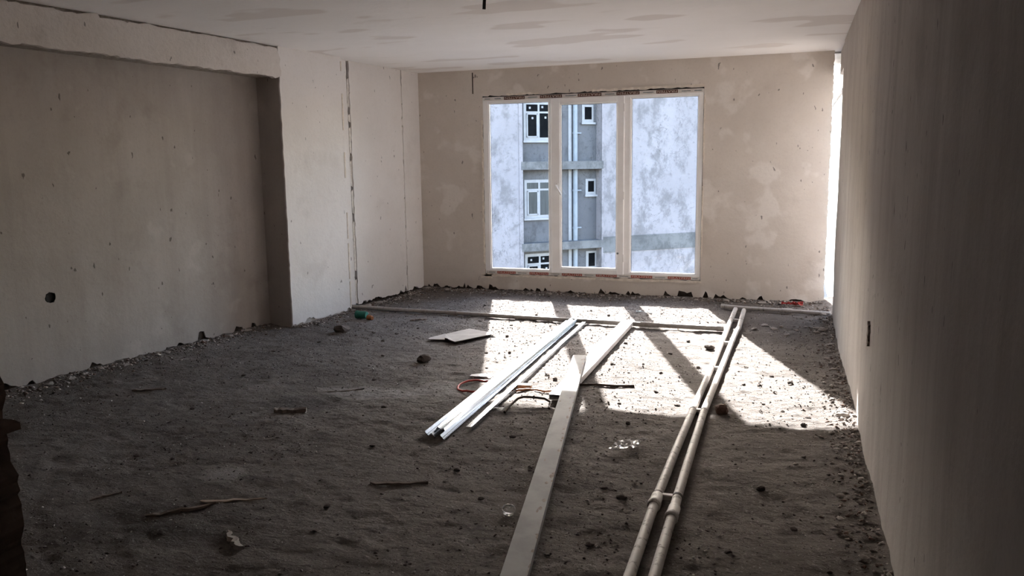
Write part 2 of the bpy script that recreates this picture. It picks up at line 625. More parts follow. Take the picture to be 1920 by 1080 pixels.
def floor_h(x, y):
    x, y = np.asarray(x, float), np.asarray(y, float)
    h = (fnoise(x*1.1, y*1.1, 3, 3)-0.5)*0.016
    h = h + (fnoise(x*6.3+y*1.1, y*8.5-x*0.7, 17, 4, 0.6)-0.5)*0.025
    h = h + (fnoise(x*19+y*4, y*25-x*5, 29, 2)-0.5)*0.013
    # spoil heaped along the walls
    dl = np.clip(x-(-4.64+0.1157*(y-D)), 0, 9)
    dr = np.clip(XR-x, 0, 9)
    db = np.clip(D-y, 0, 9)
    lum = 0.5+fnoise(x*6, y*6, 41, 3)
    h = h + 0.030*np.exp(-dl/0.10)*lum + 0.034*np.exp(-dr/0.16)*lum + 0.030*np.exp(-db/0.10)*lum
    return h


# ------------------------------------------------------------------ floor
def make_floor():
    def grid(x0, x1, y0, y1, d):
        nx, ny = int((x1-x0)/d)+1, int((y1-y0)/d)+1
        X, Y = np.meshgrid(np.linspace(x0, x1, nx), np.linspace(y0, y1, ny))
        Z = floor_h(X, Y)
        co = np.stack([X, Y, Z], -1).reshape(-1, 3)
        i = np.arange(nx*ny).reshape(ny, nx)
        q = np.stack([i[:-1, :-1], i[:-1, 1:], i[1:, 1:], i[1:, :-1]], -1).reshape(-1, 4)
        return co, q
    co, q = grid(-6.0, 0.62, 1.3, 9.47, 0.0185)
    me = bpy.data.meshes.new('floor')
    me.vertices.add(len(co))
    me.vertices.foreach_set('co', co.ravel())
    me.loops.add(q.size)
    me.loops.foreach_set('vertex_index', q.ravel())
    me.polygons.add(len(q))
    me.polygons.foreach_set('loop_start', np.arange(0, q.size, 4))
    me.polygons.foreach_set('loop_total', np.full(len(q), 4))
    me.polygons.foreach_set('use_smooth', np.ones(len(q), bool))
    me.update(calc_edges=True)
    me.materials.append(M_FLOOR)
    o = bpy.data.objects.new('floor', me)
    COL.objects.link(o)
    struct(o, 'rough dusty concrete screed floor with grit and ridges')
    s = MB().box(-6.6, 1.1, -2.6, 9.49, -0.22, -0.03).build('slab', M_FLOOR, o)
    MB().box(-6.0, 0.62, -2.4, 1.3, -0.03, 0.0).build('hall_screed', M_FLOOR, o)
    return o


FLOOR = make_floor()

# ------------------------------------------------------------------ ceiling
ceil = MB().box(-6.6, 1.1, -2.6, D+0.10, H, H+0.22).build('ceiling', M_CEIL)
struct(ceil, 'skimmed concrete ceiling with faint damp stains')

# ------------------------------------------------------------------ back wall and its window opening
WL, WR, WB, WT = -3.605, -0.985, 0.232, 2.372      # frame outline
XB = 0.346
core = MB()
y0, y1 = D+0.016, D+0.10
core.box(-4.9, WL-0.012, y0, y1, -0.03, H)
core.box(WR+0.012, XB-0.01, y0, y1, -0.03, H)
core.box(WL-0.012, WR+0.012, y0, y1, -0.03, WB-0.01)
core.box(WL-0.012, WR+0.012, y0, y1, WT+0.022, H)
wall_back = core.build('wall_back', M_RAWSHADE)
struct(wall_back, 'back wall in blotchy tan plaster around the window')
outer = ragged((-4.47, 0.035), (XB, 0.03), 0.026, 0.008, 5, 0.075, 0.12)
outer += ragged((XB, 0.03), (XB, H), 0.03, 0.007, 6) + [(XB, H), (-4.47, H)]
hole = ragged((WL-0.004, WB-0.006), (WL-0.004, WT+0.016), 0.06, 0.007, 7)
hole += ragged((WL-0.004, WT+0.016), (WR+0.004, WT+0.016), 0.05, 0.008, 8)
hole += ragged((WR+0.004, WT+0.016), (WR+0.004, WB-0.006), 0.06, 0.006, 9)
hole += ragged((WR+0.004, WB-0.006), (WL-0.004, WB-0.006), 0.045, 0.008, 10)
slab_poly('plaster', outer, [hole], (0, D, 0), (1, 0, 0), (0, 0, 1), (0, -1, 0), 0.0, -0.018, M_WALL_BACK, wall_back)
gap_fill = MB()
gap_fill.box(WL-0.03, WR+0.03, D+0.022, D+0.060, WT+0.0005, WT+0.03)
gap_fill.box(WL-0.03, WL-0.0005, D+0.022, D+0.060, WB-0.02, WT)
gap_fill.box(WR+0.0005, WR+0.03, D+0.022, D+0.060, WB-0.02, WT)
gap_fill.box(WL-0.03, WR+0.03, D+0.022, D+0.060, WB-0.02, WB-0.0005)
gap_fill.build('gap_shade_filler', M_BLACK, wall_back)  # black filler gives the gap its shade and stops daylight leaking through
# pale gypsum smears dragged round the opening
sm = MB()
r5 = random.Random(31)
def smear(mb, u0, u1, v, hgt, seed):
    p = ragged((u0, v), (u1, v), 0.035, 0.006, seed) + [(u1, v)] + ragged((u1, v+hgt), (u0, v+hgt), 0.035, hgt*0.35, seed+1) + [(u0, v+hgt)]
    return p
k = 0
for (u0, u1, v, hg) in ((-3.62, -2.2, WB-0.034, 0.024), (-2.15, -1.45, WB-0.038, 0.026), (-1.4, -0.97, WB-0.034, 0.022),
                        (-3.3, -2.9, WT+0.012, 0.022), (-2.25, -1.95, WT+0.012, 0.026), (-1.9, -0.98, WT+0.02, 0.022), (-3.66, -3.52, WB-0.06, 0.05)):
    o = slab_poly('gypsum_smear', smear(None, u0, u1, v, hg, 60+k), [], (0, D, 0), (1, 0, 0), (0, 0, 1), (0, -1, 0), 0.012, -0.004, M_FOAM, wall_back)
    k += 2
for (x0, x1, z0, z1) in ((WL-0.022, WL-0.004, 0.35, 2.1), (WR+0.004, WR+0.02, 1.55, 2.30), (WR+0.004, WR+0.016, 0.5, 1.3)):
    p = ragged((x0, z0), (x0, z1), 0.05, 0.005, 90+k) + [(x0, z1)] + ragged((x1, z1), (x1, z0), 0.05, 0.003, 91+k) + [(x1, z0)]
    slab_poly('gypsum_smear', p, [], (0, D, 0), (1, 0, 0), (0, 0, 1), (0, -1, 0), 0.010, -0.004, M_FOAM, wall_back)
    k += 2
# short crack with a dab at its foot, high on the left
MB().box(-3.735, -3.722, D-0.003, D+0.01, 2.42, 2.67).build('crack', M_RAWSHADE, wall_back)

# ------------------------------------------------------------------ left wall: recess, beam, pier, panels
mb = MB()
def lbox(mb, n0, n1, v0, v1, z0, z1):
    vs = [lw(n, v, z) for z in (z0, z1) for (n, v) in ((n0, v0), (n1, v0), (n1, v1), (n0, v1))]
    mb.add(vs, [(0, 3, 2, 1), (4, 5, 6, 7), (0, 1, 5, 4), (1, 2, 6, 5), (2, 3, 7, 6), (3, 0, 4, 7)])
    return mb
wall_left = lbox(MB(), -0.60, -0.306, -8.9, 0.12, -0.03, H).build('wall_left', M_RAWSHADE)
struct(wall_left, 'left wall with a shallow recess, a beam over it and plastered piers')
V0 = -2.64
outer = ragged((-8.8, 0.03), (V0, 0.02), 0.028, 0.008, 21, 0.085, 0.10) + [(V0, 0.02), (V0, 2.46), (-8.8, 2.46)]
# a round socket hole is cut through the plaster
hc, hr = (-4.935, 0.633), 0.042
rh = random.Random(4)
hole = [(hc[0]+hr*rh.uniform(0.9, 1.12)*math.cos(-a), hc[1]+hr*rh.uniform(0.9, 1.12)*math.sin(-a)) for a in (2*PI*i/18 for i in range(18))]
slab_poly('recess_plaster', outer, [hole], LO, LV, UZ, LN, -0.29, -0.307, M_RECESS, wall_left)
cup = MB()
ring = [lw(-0.3055, hc[0]+hr*0.93*math.cos(a), hc[1]+hr*0.93*math.sin(a)) for a in (2*PI*i/16 for i in range(16))]
ring2 = [q + LN*0.014 for q in ring]
cup.add(ring+ring2, [(i, (i+1) % 16, 16+(i+1) % 16, 16+i) for i in range(16)] + [tuple(range(16))])
tag(cup.build('socket_box', M_BLACK, wall_left), 'round dark socket hole')
# beam
lbox(MB(), -0.307, -0.030, -8.9, V0+0.005, 2.425, H).build('beam', M_CRUST, wall_left)
outer = ragged((-8.8, 2.413), (V0-0.03, 2.413), 0.045, 0.007, 23, -0.012, 0.15) + [(V0-0.03, 2.41)]
outer += [(V0+0.01, 2.43), (V0+0.018, 2.47), (V0-0.004, 2.53), (V0+0.012, 2.58), (V0-0.01, 2.63), (V0-0.03, 2.672)]
outer += ragged((V0-0.03, 2.676), (-8.8, 2.676), 0.05, 0.008, 24, 0.022, 0.25)
slab_poly('beam_plaster', outer, [], LO, LV, UZ, LN, 0.012, -0.032, M_BEAM, wall_left)
# pier
lbox(MB(), -0.307, -0.014, V0, -1.69, -0.02, H).build('pier', M_RECESS, wall_left)
outer = ragged((V0, 0.02), (-1.685, 0.02), 0.028, 0.008, 25, 0.06, 0.12) + [(-1.685, 0.02), (-1.685, H)] + [(V0, H)] + ragged((V0, H), (V0, 0.02), 0.05, 0.004, 26)[1:]
slab_poly('pier_plaster', outer, [], LO, LV, UZ, LN, 0.0, -0.016, M_WALL_LEFT, wall_left)
# the bay beside it: three plaster panels with open joints
lbox(MB(), -0.307, -0.135, -1.69, 0.12, -0.02, H).build('bay_core', M_RAWSHADE, wall_left)
for i, (va, vb, off) in enumerate(((-1.688, -1.452, -0.112), (-1.420, -0.412, -0.100), (-0.385, 0.10, -0.104))):
    outer = ragged((va, 0.03), (vb, 0.03), 0.028, 0.008, 31+i, 0.08, 0.14)
    outer += ragged((vb, 0.03), (vb, H), 0.045, 0.007, 41+i) + [(vb, H)]
    outer += [(va, H)] + ragged((va, H), (va, 0.03), 0.045, 0.007, 51+i)[1:]
    slab_poly('plaster_panel', outer, [], LO, LV, UZ, LN, off, off-0.035, M_WALL_LEFT, wall_left)
rf = random.Random(77)
for (vc, segs) in ((-1.436, ((0.05, 0.30), (0.42, 0.95), (1.06, 1.30), (1.36, 1.62), (1.72, 1.98), (2.06, 2.12), (2.22, 2.50))),
                   (-0.398, ((0.06, 0.22), (0.36, 0.80), (0.86, 1.16), (1.20, 1.55), (1.66, 2.02), (2.06, 2.12), (2.16, 2.50)))):
    for j, (za, zb) in enumerate(segs):
        w = 0.016
        p = ragged((vc-w, za), (vc-w, zb), 0.05, 0.003, 101+j) + [(vc-w, zb), (vc+w, zb+0.02)] + ragged((vc+w, zb+0.02), (vc+w, za), 0.05, 0.003, 140+j) + [(vc+w, za-0.015)]
        slab_poly('joint_filler', p[::-1], [], LO, LV, UZ, LN, -0.106-rf.uniform(0, 0.006), -0.136, M_RAWLIGHT, wall_left)
# pale broken edge of the pier's far corner
for j, (za, zb) in enumerate(((0.05, 0.33), (0.36, 0.75), (0.80, 1.08), (1.45, 1.72), (1.95, 2.33), (2.56, 2.66))):
    p = ragged((-1.700, za), (-1.700, zb), 0.06, 0.004, 161+j) + [(-1.700, zb), (-1.683, zb)] + ragged((-1.683, zb), (-1.683, za), 0.06, 0.003, 181+j) + [(-1.683, za)]
    slab_poly('corner_edge', p[::-1], [], LO, LV, UZ, LN, 0.004, -0.01, M_FOAM, wall_left)

# ------------------------------------------------------------------ right wall
def make_right():
    ys = np.arange(-2.5, 8.601, 0.05)
    ys[-1] = 8.6
    zs = np.concatenate([np.linspace(-0.02, H, 46)])
    Y, Z = np.meshgrid(ys, zs)
    bulge = (fnoise(Y*0.9+5, Z*0.9, 61, 3)-0.5)*0.030 + (fnoise(Y*5, Z*2.5, 67, 3)-0.5)*0.010
    X = XR + bulge*np.clip((H-Z)/0.15, 0.2, 1)
    co = np.stack([X, Y, Z], -1).reshape(-1, 3)
    ny, nz = len(ys), len(zs)
    i = np.arange(ny*nz).reshape(nz, ny)
    q = np.stack([i[:-1, :-1], i[1:, :-1], i[1:, 1:], i[:-1, 1:]], -1).reshape(-1, 4)
    mb = MB()
    mb.add(co.tolist(), q.tolist(), True)
    # outer faces close the wall into a solid
    mb.box(XR+0.045, XR+0.30, -2.6, 8.6, -0.03, H)
    top = [(XR-0.01, 8.6, -0.02), (XR+0.06, 8.6, -0.02), (XR+0.06, 8.6, H), (XR-0.01, 8.6, H)]
    mb.add([tuple(co[r*ny+ny-1]) for r in range(nz)] + [(XR+0.06, 8.6, z) for z in zs], [(r, r+1, nz+r+1, nz+r) for r in range(nz-1)])
    return mb.build('wall_right', M_WALL_RIGHT)


wall_right = make_right()
struct(wall_right, 'long right wall in dark streaky plaster')
# chipped hollow in the right wall
p = ragged((4.545, 0.60), (4.61, 0.60), 0.012, 0.012, 301) + ragged((4.61, 0.60), (4.615, 0.72), 0.012, 0.014, 302) + ragged((4.615, 0.72), (4.555, 0.71), 0.012, 0.012, 303) + ragged((4.555, 0.71), (4.545, 0.60), 0.012, 0.014, 304)
chip = slab_poly('chipped_hollow', p, [], (XR, 0, 0), (0, 1, 0), (0, 0, 1), (-1, 0, 0), 0.0105, -0.01, M_WOODD, wall_right)

# a balcony door opening lies hidden between the right wall's end and the back wall;
# past it a rendered fin stands in full sun, with an added bounce wall beyond
struct(MB().box(XR+0.01, XR+0.30, 8.6, D+0.10, 2.46, H).build('trim_2', M_WALL_RIGHT), 'lintel over the hidden balcony opening')
outside = MB().box(0.46, 0.56, D+0.11, 12.6, -0.2, 3.4).build('wall_outer', M_SUNWALL)
struct(outside, 'bright sunlit rendered wall seen through the gap beside the back wall')
MB().box(0.435, 0.465, D+0.11, 12.4, 2.30, 2.325).build('ledge', M_SUNWALL, outside)
bal = MB().box(-0.05, 0.60, D+0.10, 10.55, H-0.02, H+0.20).build('trim_1', M_SUNWALL)
struct(bal, 'small concrete slab overhead outside the gap')
balc = MB().box(XR+0.30, 2.1, 6.6, 12.6, -0.22, -0.04).build('floor_balcony', M_FLOOR)
struct(balc, 'balcony slab beyond the hidden opening')
struct(MB().box(2.1, 2.3, 6.0, 12.6, -3.0, 3.4).build('wall_bounce', M_SUNWALL), 'unseen rendered wall added outside to bounce sun indoors')  # out of view, added to throw sunlight in through the opening

# ------------------------------------------------------------------ doorway wall beside the camera and the hall behind
jx = -1.822
prof = [(-6.3, -0.02)]
rj = random.Random(12)
edge = []
z = -0.02
while z < 2.2:
    edge.append((jx+rj.uniform(-0.006, 0.006)+0.009*math.sin(z*19)+0.005*math.sin(z*57)-0.055*max(0, z-0.55), z))
    z += rj.uniform(0.008, 0.025)
edge2 = []
for (x, z) in edge:
    edge2.append((x, z))
    if 0.93 < z < 0.985 and not any(e[0] > jx+0.02 for e in edge2):
        edge2 += [(jx+0.010, z+0.002), (jx+0.014, z-0.012), (jx+0.024, z-0.010), (jx+0.022, z+0.008), (jx+0.0, z+0.012)]
prof = [(-6.3, -0.02)] + edge2 + [(jx, 2.2), (XR+0.02, 2.2), (XR+0.02, H), (-6.3, H)]
wall_front = slab_poly('wall_front', prof, [], (0, 1.3, 0), (1, 0, 0), (0, 0, 1), (0, -1, 0), 0.0, -0.14, M_JAMB)
struct(wall_front, 'dark ragged broken edge of the doorway wall')
hall = MB()
hall.box(-6.5, XR+0.3, -2.6, -2.4, -0.03, H)
hall.box(-6.5, -6.2, -2.6, 1.3, -0.03, H)
struct(hall.build('wall_hall', M_WALL_RIGHT), 'unlit plaster wall of the hall behind the doorway')

# ------------------------------------------------------------------ window
win = empty('window_1', (0, 0, 0))
struct(win, 'white three-bay window with a hinged middle sash')
yi, yo = D+0.004, D+0.074         # frame depth
FRW = 0.068
fr = MB()
fr.cbox(WL, WL+FRW, yi, yo, WB, WT)
fr.cbox(WR-FRW*0.72, WR, yi, yo, WB, WT)
fr.cbox(WL+FRW-0.002, WR-FRW*0.72+0.002, yi, yo, WT-0.066, WT)
fr.cbox(WL+FRW-0.002, WR-FRW*0.72+0.002, yi, yo, WB, WB+0.055)
f_o = fr.build('frame', M_PVC, win)
MX1, MX2 = (-2.772, -2.712), (-1.878, -1.800)
for a, b in (MX1, MX2):
    MB().cbox(a, b, yi+0.001, yo-0.001, WB+0.05, WT-0.06).build('mullion', M_PVC, win)
# middle sash stands proud of the frame
SX0, SX1, SZ0, SZ1 = -2.745, -1.868, WB+0.032, WT-0.046
SW = 0.082
sash = empty('sash', (0, 0, 0))
sash.parent = win
ys0, ys1 = D-0.018, D+0.055
for a in ((SX0, SX0+SW+0.03, SZ0, SZ1), (SX1-SW, SX1, SZ0, SZ1), (SX0+SW+0.028, SX1-SW+0.002, SZ1-0.062, SZ1), (SX0+SW+0.028, SX1-SW+0.002, SZ0, SZ0+0.062)):
    MB().cbox(a[0], a[1], ys0, ys1, a[2], a[3], 0.006).build('sash_bar', M_PVC, sash)


def beads(x0, x1, z0, z1, y, parent, w=0.02):
    b = MB()
    for q in ((x0, x0+w, z0, z1), (x1-w, x1, z0, z1), (x0, x1, z0, z0+w), (x0, x1, z1-w, z1)):
        b.cbox(q[0], q[1], y, y+0.02, q[2], q[3], 0.006)
    b.build('glazing_bead', M_PVC, parent)


PANES = [(WL+FRW, MX1[0], WB+0.055, WT-0.066, yi+0.034, win), (SX0+SW+0.03, SX1-SW, SZ0+0.062, SZ1-0.062, ys0+0.038, sash), (MX2[1], WR-FRW*0.72, WB+0.055, WT-0.066, yi+0.034, win)]
for (x0, x1, z0, z1, y, par) in PANES:
    beads(x0-0.004, x1+0.004, z0-0.004, z1+0.004, y-0.024, par, 0.018)
    MB().box(x0-0.004, x1+0.004, y, y+0.004, z0-0.004, z1+0.004).build('pane', M_GLASS, par)
    g = MB()
    for q in ((x0+0.013, x0+0.018, z0, z1), (x1-0.018, x1-0.013, z0, z1), (x0, x1, z0+0.013, z0+0.017), (x0, x1, z1-0.017, z1-0.013)):
        g.box(q[0], q[1], y-0.004, y-0.001, q[2], q[3])
    g.build('gasket', M_GASKET, par)
# handle
hd = MB()
hd.cbox(-2.684, -2.656, ys0-0.012, ys0, 1.255, 1.345, 0.005)
hd.tube([(-2.670, ys0-0.006, 1.315), (-2.670, ys0-0.050, 1.315), (-2.660, ys0-0.058, 1.300), (-2.605, ys0-0.058, 1.205)], 0.009, 10)
tag(hd.build('handle', M_HANDLE, sash), 'white lever handle')
for z in (0.42, 1.15, 2.15):
    MB().tube([(-1.868, ys0-0.004, z), (-1.868, ys0-0.004, z+0.09)], 0.008, 8).build('hinge', M_HANDLE, sash)
MB().tube([(-1.935, ys0-0.012, 0.52), (-1.935, ys0+0.01, 0.52)], 0.012, 10).build('catch_knob', M_GREYINK, sash)


def letters(body, width, height, mat, parent, loc, flip, name='lettering'):
    cu = bpy.data.curves.new('tmp_text', 'FONT')
    cu.body = body
    cu.align_x = 'CENTER'
    cu.align_y = 'CENTER'
    cu.resolution_u = 2
    tmp = bpy.data.objects.new('tmp_text', cu)
    COL.objects.link(tmp)
    bpy.context.view_layer.update()
    me = bpy.data.meshes.new_from_object(tmp)
    bpy.data.objects.remove(tmp)
    xs = [v.co.x for v in me.vertices]
    ysv = [v.co.y for v in me.vertices]
    cx, cy = (min(xs)+max(xs))/2, (min(ysv)+max(ysv))/2
    sx, sy = width/(max(xs)-min(xs)), height/(max(ysv)-min(ysv))
    k = -1 if flip else 1
    for v in me.vertices:
        x, y = (v.co.x-cx)*sx*k, (v.co.y-cy)*sy*k
        v.co = (loc[0]+x, loc[1], loc[2]+y)
    me.name = name
    me.materials.clear()
    me.materials.append(mat)
    o = bpy.data.objects.new(name, me)
    COL.objects.link(o)
    o.parent = parent
    return o


rt_ = random.Random(3)
def film_run(z, hh, segs, flip, block):
    """a run of printed protective film: blocks with lettering between pale labels"""
    y = yi-0.0015
    MB().box(WL+0.01, WR-0.01, y, y+0.001, z-hh/2-0.003, z+hh/2+0.003).build('film_tape', M_FILMW, win)
    for (x0, x1, kind) in segs:
        if kind == 'b':
            f = MB().box(x0, x1, y-0.0006, y, z-hh/2, z+hh/2).build('film_block', block, win)
            letters('FIRATPEN', (x1-x0)*0.9, hh*0.62, M_LETTER, f, ((x0+x1)/2, y-0.0016, z), flip)
        else:
            f = MB().box(x0+0.01, x1-0.01, y-0.0006, y, z-hh*0.14, z+hh*0.10).build('film_print', M_GREYINK, win)


film_run(WT-0.019, 0.036, [(-3.585, -3.50, 's'), (-3.46, -3.36, 's'), (-3.33, -3.07, 'b'), (-3.04, -2.90, 's'), (-2.88, -2.61, 'b'), (-2.58, -2.43, 's'), (-2.42, -2.14, 'b'), (-2.11, -1.98, 's'), (-1.965, -1.70, 'b'), (-1.67, -1.53, 's'), (-1.51, -1.27, 'b'), (-1.24, -1.12, 's'), (-1.10, -1.0, 's')], True, M_FILMD)
film_run(WB+0.017, 0.030, [(-3.57, -3.47, 's'), (-3.45, -3.21, 'b'), (-3.19, -3.06, 's'), (-3.03, -2.79, 'b'), (-2.77, -2.64, 's'), (-2.62, -2.37, 'b'), (-2.35, -2.22, 's'), (-2.20, -1.95, 'b'), (-1.93, -1.80, 's'), (-1.78, -1.53, 'b'), (-1.51, -1.37, 's'), (-1.35, -1.09, 'b'), (-1.08, -1.0, 's')], False, M_FILMR)

# ------------------------------------------------------------------ ceiling cable stub
cab = MB()
cab.tube([(-1.850, 4.9, H+0.005), (-1.852, 4.898, 2.64), (-1.856, 4.90, 2.58), (-1.860, 4.90, 2.521)], 0.0105, 10)
tag(cab.build('ceiling_cable', M_BLACK), 'short black cable stub hanging from the ceiling', 'cable')

# ------------------------------------------------------------------ plumbing pipes on the floor
PR = 0.0225


def pz(x, y, r=PR):
    return float(floor_h(x, y))*0.35 + r + 0.004


pair = empty('floor_pipe_pair', (-0.50, 2.4, 0))
tag(pair, 'pair of dirty white pipes joined by spacers, running towards the window', 'pipe')


def part(mb, name, mat, root):
    for i, v in enumerate(mb.v):
        mb.v[i] = (v[0]-root.location.x, v[1]-root.location.y, v[2]-root.location.z)
    return mb.build(name, mat, root)


LP = [(-0.520, 1.75), (-0.535, 2.86), (-0.553, 3.602), (-0.555, 4.3), (-0.552, 5.028), (-0.545, 6.157), (-0.545, 7.4), (-0.543, 8.75)]
RP = [(-0.432, 1.75), (-0.446, 2.888), (-0.461, 3.57), (-0.474, 4.3), (-0.484, 5.0), (-0.472, 6.175), (-0.462, 7.2), (-0.455, 7.58), (-0.445, 7.72), (-0.450, 8.2), (-0.455, 8.69)]
for pts, nm in ((LP, 'pipe'), (RP, 'pipe')):
    part(MB().tube([(x, y, PR+0.006) for x, y in pts], PR, 14), nm, M_PIPE, pair)


def along(pts, y):
    for (a, b) in zip(pts, pts[1:]):
        if a[1] <= y <= b[1]:
            t = (y-a[1])/(b[1]-a[1])
            return a[0]+(b[0]-a[0])*t
    return pts[-1][0]


for pts, y in ((LP, 3.56), (RP, 3.45)):
    x = along(pts, y)
    s = part(MB().tube([(x, y-0.06, PR+0.006), (x, y-0.055, PR+0.006), (x, y-0.02, PR+0.006), (x, y-0.015, PR+0.006), (x, y+0.06, PR+0.006), (x, y+0.065, PR+0.006)], 0.03, 14, radii=[0.026, 0.031, 0.031, 0.0275, 0.0275, 0.024]), 'coupling', M_PIPE, pair)
for y in (3.63, 5.02, 6.14, 7.05, 8.12):
    for pts in (LP, RP):
        x = along(pts, y)
        part(MB().tube([(x, y-0.010, PR+0.006), (x, y+0.010, PR+0.006)], PR+0.002, 14), 'ring', M_PIPE2 if y > 4 else M_RUBBER, pair)
    xa, xb = along(LP, y), along(RP, y)
    part(MB().cbox(xa+PR*0.7, xb-PR*0.7, y-0.016, y+0.016, 0.014, 0.040, 0.004), 'spacer', M_PIPE, pair)

lp = empty('floor_pipe', (-2.55, 7.7, 0))
tag(lp, 'long dusty pipe lying across the room parallel to the window wall', 'pipe')
pts = [(-4.60, 7.83, 0.030), (-4.0, 7.79, 0.027), (-3.36, 7.755, 0.030), (-2.6, 7.715, 0.028), (-2.0, 7.69, 0.029), (-1.36, 7.665, 0.030), (-0.62, 7.652, 0.030)]
part(MB().tube(pts, PR*0.98, 12), 'pipe', M_PIPE2, lp)
for x, y in ((-3.35, 7.755), (-1.30, 7.664)):
    part(MB().tube([(x-0.05, y+0.0025, 0.030), (x+0.05, y-0.0025, 0.030)], PR+0.004, 12), 'coupling', M_PIPE2, lp)
part(MB().tube([(-0.64, 7.652, 0.030), (-0.575, 7.652, 0.030)], PR+0.003, 12), 'end_fitting', M_PIPE2, lp)

sp = empty('floor_pipe', (-0.15, 8.76, 0))
tag(sp, 'short pale pipe from the pipe pair to the right-hand wall', 'pipe')
part(MB().tube([(-0.70, 8.865, 0.034), (-0.43, 8.80, 0.032), (0.0, 8.748, 0.032), (0.385, 8.665, 0.034)], PR*0.95, 12), 'pipe', M_PIPE, sp)
part(MB().tube([(-0.08, 8.757, 0.032), (0.02, 8.744, 0.032)], PR+0.004, 12), 'coupling', M_PIPE, sp)

# ------------------------------------------------------------------ aluminium straightedges
def straightedge(name, a, b, za, zb, w, t, mat, wall=0.004):
    """hollow box section from a to b (xy), its underside at heights za and zb"""
    a3, b3 = Vector((a[0], a[1], za)), Vector((b[0], b[1], zb))
    root = empty(name, ((a3+b3)/2)[:])
    d = (b3-a3)
    L = d.length
    d.normalize()
    s = d.cross(Vector((0, 0, 1))).normalized()
    u = s.cross(d)
    mid = (a3+b3)/2
    Mx = Matrix((s, d, u)).transposed().to_4x4()
    mb = MB()
    o_ = [(-w/2, 0), (w/2, 0), (w/2, t), (-w/2, t)]
    i_ = [(-w/2+wall, wall), (w/2-wall, wall), (w/2-wall, t-wall), (-w/2+wall, t-wall)]
    vs = []
    for y in (-L/2, L/2):
        vs += [Mx @ Vector((p[0], y, p[1])) for p in o_] + [Mx @ Vector((p[0], y, p[1])) for p in i_]
    fs = []
    for k in range(4):
        j = (k+1) % 4
        fs += [(k, j, 8+j, 8+k), (4+k, 12+k, 12+j, 4+j), (k, 4+k, 4+j, j), (8+k, 8+j, 12+j, 12+k)]
    mb.add(vs, fs)
    o = mb.build('box_section', mat, root)
    fix_normals(o)
    return root, Mx, L


s1, M1, L1 = straightedge('straightedge', (-0.825, 2.05), (-1.530, 5.99), 0.012, 0.066, 0.102, 0.032, M_ALU)
tag(s1, 'long grey mortar-smeared metal straightedge lying over the shorter one', 'straightedge')
s2, M2, L2 = straightedge('straightedge', (-1.440, 5.03), (-1.483, 7.73), 0.014, 0.014, 0.112, 0.040, M_ALU2)
tag(s2, 'shorter white hollow metal straightedge lying in the sun', 'straightedge')
rs = random.Random(8)
cr = MB()
for i in range(46):       # dried mortar along the right edge and a few on the face
    y = rs.uniform(-L1/2+0.1, L1/2-0.05)
    x = 0.051-abs(rs.gauss(0, 0.010)) if i < 34 else rs.uniform(-0.04, 0.04)
    a, b, n = rs.uniform(0.004, 0.012), rs.uniform(0.008, 0.035), 7
    ring = [Vector((min(x+a*rs.uniform(0.5, 1.2)*math.cos(2*PI*k/n), 0.052), y+b*rs.uniform(0.5, 1.2)*math.sin(2*PI*k/n), 0.0322)) for k in range(n)]
    top = Vector((min(x, 0.05), y, 0.0335))
    cr.add([M1 @ q for q in ring+[top]], [(k, (k+1) % n, n) for k in range(n)])
cr.build('mortar_smear', M_CRUST, s1)['kind'] = 'stuff'

# ------------------------------------------------------------------ galvanised corner beads
def bead_mesh(length, leg=0.030, pitch=0.014):
    """angle bead, apex up, each flange with a solid strip and a perforated outer edge of teeth"""
    mb = MB()
    c = math.cos(math.radians(42))
    s = math.sin(math.radians(42))
    th = 0.0009
    def strip(sd, a, b, y0, y1):
        # between distances a and b from the apex down one flange
        P = lambda q, y, o: (sd*(q*c) , y, 0.031-q*s-o)
        vs = [P(a, y0, 0), P(b, y0, 0), P(b, y1, 0), P(a, y1, 0), P(a, y0, th), P(b, y0, th), P(b, y1, th), P(a, y1, th)]
        fs = [(0, 1, 2, 3), (4, 7, 6, 5), (0, 4, 5, 1), (1, 5, 6, 2), (2, 6, 7, 3), (3, 7, 4, 0)]
        mb.add(vs, fs)
    for sd in (-1, 1):
        strip(sd, 0.0, leg*0.55, 0, length)
        strip(sd, leg*0.74, leg*0.84, 0, length)
        n = int(length/pitch)
        for k in range(n):
            y = k*pitch
            strip(sd, leg*0.54, leg*0.75, y, y+pitch*0.42)
            strip(sd, leg*0.83, leg*1.12, y, y+pitch*0.5)
    # rounded nose
    mb.tube([(0, 0, 0.031), (0, length, 0.031)], 0.0022, 6, True, True)
    me_o = mb.build('corner_bead', M_GALV)
    fix_normals(me_o)
    me = me_o.data
    bpy.data.objects.remove(me_o)
    return me


